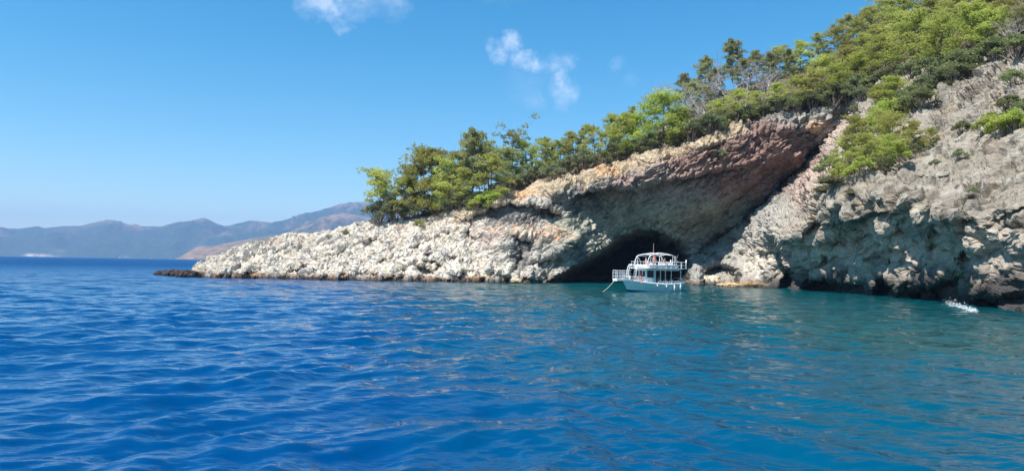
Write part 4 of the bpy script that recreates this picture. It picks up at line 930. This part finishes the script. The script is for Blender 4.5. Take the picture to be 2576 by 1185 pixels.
# bow platform, pulpit, ladders, bowsprit
a = Acc(); abox(a, (9.75, 0, 1.74), (1.75, .95, .10)); abox(a, (9.6, .46, 1.6), (1.9, .07, .30)); abox(a, (9.6, -.46, 1.6), (1.9, .07, .30)); abox(a, (10.6, 0, 1.6), (.08, .95, .34))
part('bow_platform', a, WHITE, boat, bevel=.015)
a = Acc()
for y in (-.46, .46):
    for z in (2.15, 2.55, 2.9): a.tube([[8.4, y * 1.7, z], [9.2, y, z], [10.62, y, z]], [.032] * 3, 5)
    for x in (8.9, 9.35, 9.8, 10.2, 10.62): a.tube([[x, y, 1.7], [x, y, 2.92]], [.032] * 2, 5)
for z in (2.15, 2.55, 2.9): a.tube([[10.62, -.46, z], [10.62, .46, z]], [.032] * 2, 5)
part('pulpit_rail', a, STEEL, boat, True)
for k, (x0, y0) in enumerate(((8.35, .62), (7.35, .95))):   # two boarding ladders swung up in an arch
    a = Acc(); arc = [np.array([x0 + .62 * math.cos(t) * (1 if k == 0 else .9), 0, 1.75 + 2.05 * math.sin(t)]) for t in np.linspace(.15, 2.3, 12)]
    for dy in (-.22, .22): a.tube([p + [0, y0 + dy, 0] for p in arc], [.04] * 12, 5)
    for p in arc[::1]: a.tube([p + [0, y0 - .22, 0], p + [0, y0 + .22, 0]], [.03] * 2, 5)
    part('arched_ladder', a, STEEL, boat, True)
a = Acc()
for sd_ in (1, -1):
    for zz in (.32, .62):
        g = hull_pt(np.linspace(.62, .97, 8), np.full(8, 1.0), sd_); a.tube(g + [0, 0, zz], np.full(8, .026), 5)
    for s_ in np.linspace(.62, .97, 8): g = hull_pt(np.array([s_]), np.array([1.0]), sd_)[0]; a.tube([g, g + [0, 0, .64]], [.028] * 2, 5)
part('bow_rail', a, STEEL, boat, True)
a = Acc(); abox(a, (7.2, 0, deck_z(7.2) + .18), (1.5, 1.5, .36)); abox(a, (7.95, 0, deck_z(7.9) + .14), (.5, .8, .3)); abox(a, (6.65, .55, deck_z(6.6) + .28), (.7, 1.1, .5))
part('foredeck_lounge', a, CUSH, boat, bevel=.06)
# stern
a = Acc(); abox(a, (-.62, 0, .42), (.75, 2.4, .08)); abox(a, (-.5, 1.0, .9), (.06, .06, 1.0)); abox(a, (-.5, -1.0, .9), (.06, .06, 1.0)); part('swim_platform', a, WHITE, boat, bevel=.01)
a = Acc()
for y in (1.05, 1.45): a.tube([[-.1, y, 1.95], [-.35, y, 1.9], [-.95, y, .35]], [.035] * 3, 5)
for t in np.linspace(0, 1, 6): a.tube([[-.35 - .6 * t, 1.05, 1.9 - 1.5 * t], [-.35 - .6 * t, 1.45, 1.9 - 1.5 * t]], [.028] * 2, 5)
part('stern_ladder', a, STEEL, boat, True)
a = Acc()
for y in (-1.5, 1.5):
    a.tube([[-.15, y, 1.35], [-.15, y, 1.95]], [.03] * 2, 5)
a.tube([[-.15, -1.5, 1.95], [-.15, 1.5, 1.95]], [.03] * 2, 5)
for sd_ in (1, -1):
    for zz in (.3,): g = hull_pt(np.linspace(0, .5, 8), np.full(8, 1.0), sd_); a.tube(g + [0, 0, zz], np.full(8, .024), 5)
    for s_ in np.linspace(0.02, .5, 7): g = hull_pt(np.array([s_]), np.array([1.0]), sd_)[0]; a.tube([g, g + [0, 0, .3]], [.026] * 2, 5)
part('stern_rail', a, STEEL, boat, True)
for sx, L_, r_f in ((.52, .32, .10), (.36, .42, .11), (.21, .85, .13), (.08, .85, .13)):   # fenders along the near side
    g = hull_pt(np.array([sx]), np.array([.98]), 1)[0]; a = Acc(); z0 = g[2] - .12; y = g[1] + r_f + .03
    z = np.linspace(0, 1, 8); rr = r_f * np.sin(np.clip(z * 1.1 + .12, 0, 1.4) * 2.25).clip(.25, 1)
    a.tube([[g[0], y - .05 * t, z0 - L_ * t] for t in z], rr, 10); a.tube([[g[0], g[1], g[2] + .02], [g[0], y, z0]], [.012] * 2, 4)
    part('fender', a, CUSH, boat, True)
# anchor rope from the bow down to the water on the left
p0 = np.array([10.6, 0, 1.6]); tgt = on_water(np.array(1508.), np.array(733.5)); loc = np.array(boat.matrix_basis.inverted() @ Vector(tgt))
a = Acc(); t = np.linspace(0, 1, 12)[:, None]; L3 = p0 + (loc - [0, 0, .3] - p0) * t; L3[:, 2] -= .22 * np.sin(np.pi * t[:, 0]); a.tube(L3, np.full(12, .035), 5)
part('anchor_rope', a, ROPEM, boat, True)

# ------------------------------------------------------------------ people aboard
SKIN = mat('tanned_skin', (.50, .30, .21), .55, var=.06)
HAIR = mat('dark_hair', (.035, .024, .018), .6)
HAIRL = mat('fair_hair', (.30, .20, .10), .6)
EYE = mat('eye_dark', (.02, .02, .02), .3)
def skin_mesh(name, V, E, R, mt, parent, sub=1):
    me_ = bpy.data.meshes.new(name); me_.from_pydata(V, E, []); me_.materials.append(mt); o = link(bpy.data.objects.new(name, me_), parent)
    sk = o.modifiers.new('skin', 'SKIN'); sk.use_smooth_shade = True
    for i, r in enumerate(R): d = me_.skin_vertices[0].data[i]; d.radius = (r if isinstance(r, tuple) else (r, r)); d.use_root = (i == 0)
    s2 = o.modifiers.new('sub', 'SUBSURF'); s2.levels = sub; s2.render_levels = sub
    return o
def person(loc, rz, pose, label, top, bottom, hair=HAIR, group='people aboard the excursion boat'):
    root = link(bpy.data.objects.new('person', None)); root.location = loc; root.rotation_euler = (0, 0, rz); tag(root, label, 'person', group)
    sit = pose.startswith('sit'); V = []; E = []; R = []
    def add(p, r, par=None): V.append(p); R.append(r); (E.append((par, len(V) - 1)) if par is not None else None); return len(V) - 1
    hz = .10 if sit else .92                               # hip height above the root (seat or deck)
    lean = -.06 if sit else 0
    pel = add((0, 0, hz), (.155, .115)); wa = add((lean, 0, hz + .20), (.125, .095), pel); ch = add((lean * 1.2, 0, hz + .38), (.155, .115), wa); up = add((lean, 0, hz + .50), (.13, .09), ch)
    nk = add((lean, 0, hz + .57), .052, up); jw = add((lean + .02, 0, hz + .64), .075, nk); hd = add((lean + .015, 0, hz + .73), (.088, .098), jw); cr_ = add((lean, 0, hz + .80), .062, hd)
    nose = add((lean + .115, 0, hz + .69), .014, hd)
    for s in (1, -1):
        sh = add((lean, s * .19, hz + .48), .052, up)
        if 'wave' in pose and s > 0: el, wr = (.10, .34, hz + .62), (.16, .36, hz + .86)
        elif sit: el, wr = (.10, s * .25, hz + .24), (.30, s * .17, hz + .12)
        else: el, wr = (.05, s * .25, hz + .20), (.22, s * .22, hz + .02)
        e = add(el, .038, sh); w_ = add(wr, .026, e); d = Vector(wr) - Vector(el); d.normalize(); pc = Vector(wr) + d * .07; pa = add(tuple(pc), (.036, .018), w_)
        for k, (oy, ln) in enumerate(((-.028, .075), (-.010, .085), (.010, .08), (.028, .062))):
            a1 = add(tuple(pc + d * ln * .6 + Vector((0, oy, 0))), .009, pa); add(tuple(pc + d * ln + Vector((0, oy * 1.1, -.018))), .008, a1)
        th = add(tuple(Vector(wr) + d * .05 + Vector((0, -s * .045, 0))), .010, w_)
        hp = add((0, s * .09, hz - .03), .085, pel)
        if sit: kn = add((.43, s * .12, hz + .02), .058, hp); an = add((.50 if 'down' in pose else .80, s * .11, hz - (.40 if 'down' in pose else .05)), .036, kn)
        else: kn = add((.03, s * .11, .48), .058, hp); an = add((0, s * .11, .08), .036, kn)
        p = V[an]; add((p[0] + .14, p[1], p[2] - (.05 if not sit or 'down' in pose else -.06)), (.036, .024), an)
    skin_mesh('body', V, E, R, SKIN, root)
    if top:
        tv = [V[wa], V[ch], V[up], (lean, .19, hz + .485), (lean, -.19, hz + .485)]
        lo = (0, 0, hz + .06); skin_mesh('shirt', [lo] + tv, [(0, 1), (1, 2), (2, 3), (3, 4), (3, 5)], [(.165, .125), (.138, .108), (.168, .128), (.142, .10), .066, .066], top, root)
    kn_ = (.30, .12, hz + .01) if sit else (.02, .115, .60)
    skin_mesh('shorts', [(0, 0, hz + .07), (0, 0, hz), (0, .09, hz - .03), kn_, (0, -.09, hz - .03), (kn_[0], -kn_[1], kn_[2])], [(0, 1), (1, 2), (2, 3), (1, 4), (4, 5)], [(.16, .12), (.168, .125), .096, .08, .096, .08], bottom, root)
    skin_mesh('hair', [(lean - .02, 0, hz + .70), (lean - .015, 0, hz + .78), (lean, 0, hz + .83)], [(0, 1), (1, 2)], [(.086, .10), (.094, .104), .05], hair, root)
    bm = bmesh.new()
    for s in (1, -1): bmesh.ops.create_icosphere(bm, subdivisions=1, radius=.011, matrix=Matrix.Translation((lean + .098, s * .032, hz + .735)))
    me_ = bpy.data.meshes.new('eyes'); bm.to_mesh(me_); bm.free(); me_.materials.append(EYE); link(bpy.data.objects.new('eyes', me_), root)
    return root
PINK = mat('pink_red_cloth', (.80, .16, .20), .8, var=.08); DRED = mat('dark_red_cloth', (.30, .04, .05), .8, var=.08); ROSE = mat('rose_cloth', (.70, .30, .30), .8, var=.08); NAVY = mat('navy_cloth', (.04, .06, .12), .8, var=.08); WSH = mat('white_cloth', (.75, .74, .72), .8, var=.05)
BM_ = boat.matrix_basis
def on_boat(x, y, z): return BM_ @ Vector((x, y, z))
BR = math.pi + TH
person(on_boat(6.75, .75, deck_z(6.6) + .53), BR + 1.2, 'sit down', 'person in pink-red shirt and shorts sitting on the foredeck of the boat', PINK, PINK, HAIR)
person(on_boat(6.32, .25, deck_z(6.4)), BR + .6, 'stand', 'person in dark red shirt standing under the upper deck before the wheelhouse', DRED, NAVY, HAIR)
person(on_boat(7.3, .35, deck_z(7.2) + .36), BR + .9, 'sit', 'person in rose shorts with bare chest lounging on the white foredeck cushion', None, PINK, HAIR)
person(on_boat(4.15, .45, 3.38), BR + 1.3, 'stand', 'person in rose shirt standing on the upper deck beside the mast', ROSE, DRED, HAIR)
person(on_boat(5.6, .55, 3.9 - .05), BR + 1.9, 'sit down', 'person in white shirt sitting on the upper deck near its front', WSH, ROSE, HAIRL)
person(on_boat(2.6, .95, 3.82), BR + 1.57, 'sit down', 'person in dark red shirt sitting on the upper deck bench under the canopy', DRED, WSH, HAIR)
person(on_boat(1.0, 1.3, 3.38), BR + 1.8, 'stand wave', 'person with bare chest and navy shorts standing at the upper rail near the stern', None, NAVY, HAIR)
person(on_boat(7.9, -.35, deck_z(7.9) + .28), BR + .4, 'sit', 'person in white shirt sitting forward on the foredeck cushion near the bow rail', WSH, PINK, HAIRL)
person(on_boat(3.2, .35, 1.19), BR + 1.57, 'sit down', 'person in rose shirt sitting inside the open saloon behind the posts', ROSE, NAVY, HAIR)
a = Acc(); abox(a, (5.6, .55, 3.60), (.5, .5, .46)); part('deck_stool', a, CUSH, boat, bevel=.04)

# ------------------------------------------------------------------ rocks and yachts on their own
def rock_blob(name, verts_c, r, seed, label, cat, colf, group=None):
    bm = bmesh.new(); bmesh.ops.create_icosphere(bm, subdivisions=6, radius=1); V = np.array([v.co[:] for v in bm.verts]); me_ = bpy.data.meshes.new(name); bm.to_mesh(me_); bm.free()
    P_ = V * r; f1, f2, ci_ = worley(P_ / (min(r) * .8) + seed, seed); d = fbm(P_ / (min(r) * 1.1) + seed, 5, seed, .55) * .30 + (ci_ - .5) * .22 + fbm(P_ / .3, 2, seed) * .04
    P_ = P_ * (1 + d)[:, None]; me_.vertices.foreach_set('co', P_.astype(np.float32).ravel())
    at = me_.color_attributes.new('rock', 'FLOAT_COLOR', 'POINT'); c4 = np.ones((len(P_), 4), np.float32); c4[:, :3] = colf(P_ + np.array([0, 0, verts_c[2]])); at.data.foreach_set('color', c4.ravel())
    me_.materials.append(ROCKB); o = link(bpy.data.objects.new(name, me_)); o.location = verts_c; tag(o, label, cat, group); return o
ROCKB = rock_mat('boulder_rock', 'rock', .5)
def sandy(Pw): n = fbm(Pw / .7, 3, 4); c = np.array([.62, .53, .38]) + n[:, None] * .12; m = (1 - ss(.1, .9, Pw[:, 2] + n * .4))[:, None]; return c * (1 - m) + np.array([.42, .24, .10]) * m
def wet(Pw): n = fbm(Pw / .7, 3, 5); return np.array([.07, .05, .045]) + n[:, None] * .03
q = on_water(np.array(1790.), np.array(717.)); rock_blob('boulder', (q[0], q[1], .55), np.array([2.1, 1.5, 1.35]), 3, 'sandy pale boulder standing in the water right of the boat', 'boulder', sandy)
q = on_water(np.array(1835.), np.array(721.)); rock_blob('boulder', (q[0], q[1], .12), np.array([2.2, 1.2, .6]), 7, 'low ochre rock at the waterline between the pale boulder and the cliff', 'boulder', sandy)
for i, (x, y, rx, rz, lb) in enumerate(((418, 692, 2.4, .75, 'leftmost low dark wet rock in the sea off the tip of the headland'), (447, 694, 2.8, 1.0, 'dark wet rock in the sea between the outer one and the tip of the headland'),
        (474, 697, 2.2, 1.0, 'dark wet rock touching the tip of the headland'))):
    q = on_water(np.array(float(x)), np.array(float(y))); rock_blob('rock', (q[0], q[1], .25), np.array([rx, 1.6, rz]), 11 + i, lb, 'rock', wet)
q = on_water(np.array(1298.), np.array(713.)); rock_blob('boulder', (q[0], q[1], .35), np.array([1.0, .9, .7]), 17, 'small ochre rock at the waterline left of the cave mouth', 'boulder', sandy)

def far_boat(x, Y, L_, label, sail=False):
    r = link(bpy.data.objects.new('sailing_yacht' if sail else 'motor_yacht', None)); d = rays(np.array(float(x)), np.array(650.)); r.location = (d[0] * Y, Y, 0); r.rotation_euler = (0, 0, .25); tag(r, label, 'yacht', 'yachts off the far coast')
    s = np.linspace(0, 1, 13)[:, None]; h = np.linspace(0, 1, 5)[None]; a = Acc()
    for sd_ in (1, -1):
        b = L_ * .13 * (1 - s ** 2.6) * (.7 + .3 * h); agrid(a, np.stack([L_ * (s - .5) * (.92 + .08 * h), sd_ * b, -.4 + (L_ * .09 + .4 + L_ * .03 * s) * h], -1))
    b = L_ * .13 * (1 - s ** 2.6) * np.ones((1, 3)); agrid(a, np.stack([L_ * (s - .5) + 0 * b, b * np.array([[-1, 0, 1]]), (L_ * .088 + L_ * .03 * s) + 0 * b], -1))
    part('hull', a, WHITE, r, True); a = Acc(); abox(a, (-L_ * .06, 0, L_ * .13), (L_ * .42, L_ * .17, L_ * .10)); abox(a, (-L_ * .1, 0, L_ * .21), (L_ * .26, L_ * .14, L_ * .07)); part('cabin', a, WHITE, r, bevel=.1)
    if sail: a = Acc(); a.tube([[0, 0, L_ * .1], [0, 0, L_ * 1.25]], [.12, .08], 6); part('mast', a, STEEL, r); a = Acc(); a.tube([[0, 0, L_ * .22], [-L_ * .4, 0, L_ * .22]], [.25, .2], 6); part('boom', a, WHITE, r)
    return r
far_boat(302, 5200, 26, 'large white yacht on the far water under the distant mountains', True)
far_boat(379, 5600, 17, 'small white yacht on the far water between the large one and the tan hill')
far_boat(428, 5600, 15, 'small white yacht on the far water just left of the tan hill')

# ------------------------------------------------------------------ surf
def foam():
    m = bpy.data.materials.new('foam'); m.use_nodes = True; b = m.node_tree.nodes['Principled BSDF']; b.inputs['Base Color'].default_value = (.9, .92, .93, 1); b.inputs['Roughness'].default_value = .8
    rng = np.random.default_rng(9); a = Acc()
    pts = []
    for _ in range(380):                                     # the burst of spray where the swell meets the right cliff
        u = rng.random() ** .8; x = 2375 + 80 * u + rng.normal(0, 5); y = 764 + 20 * u + rng.normal(0, 1.5)
        p = on_water(np.array(x), np.array(y)); hgt = abs(rng.normal(0, .30 * (1 - u) + .05)); pts.append((p[0], p[1], hgt + .03, .015 + .03 * rng.random() * (1 - .5 * min(1, hgt))))
    xs_f = np.linspace(1800, 2600, 1000)
    for x in xs_f:
        if fbm(np.array([[x / 34, 0.3, .7]]), 2, 5)[0] > 9:
            p = on_water(np.array(x), np.array(np.interp(x, LX, LYW) + 3.5 + rng.normal(0, 1.2))); pts.append((p[0], p[1], .03, .025 + .03 * rng.random()))
    n = len(pts); pts = np.array(pts); O = np.array([[1, 0, 0], [0, 1, 0], [-1, 0, 0], [0, -1, 0], [0, 0, 1], [0, 0, -1]]) * np.array([1.7, 1, .7])
    V = pts[:, None, :3] + O[None] * pts[:, None, 3:4]; T = np.array([(0, 1, 4), (1, 2, 4), (2, 3, 4), (3, 0, 4), (1, 0, 5), (2, 1, 5), (3, 2, 5), (0, 3, 5)])
    Fa = (np.arange(n)[:, None, None] * 6 + T[None]).reshape(-1, 3); fm = np_mesh('foam', V.reshape(-1, 3), Fa, m)
    o = link(bpy.data.objects.new('foam', fm)); tag(o, 'white surf and spray along the foot of the right cliff', 'foam', None, 'stuff')
foam()
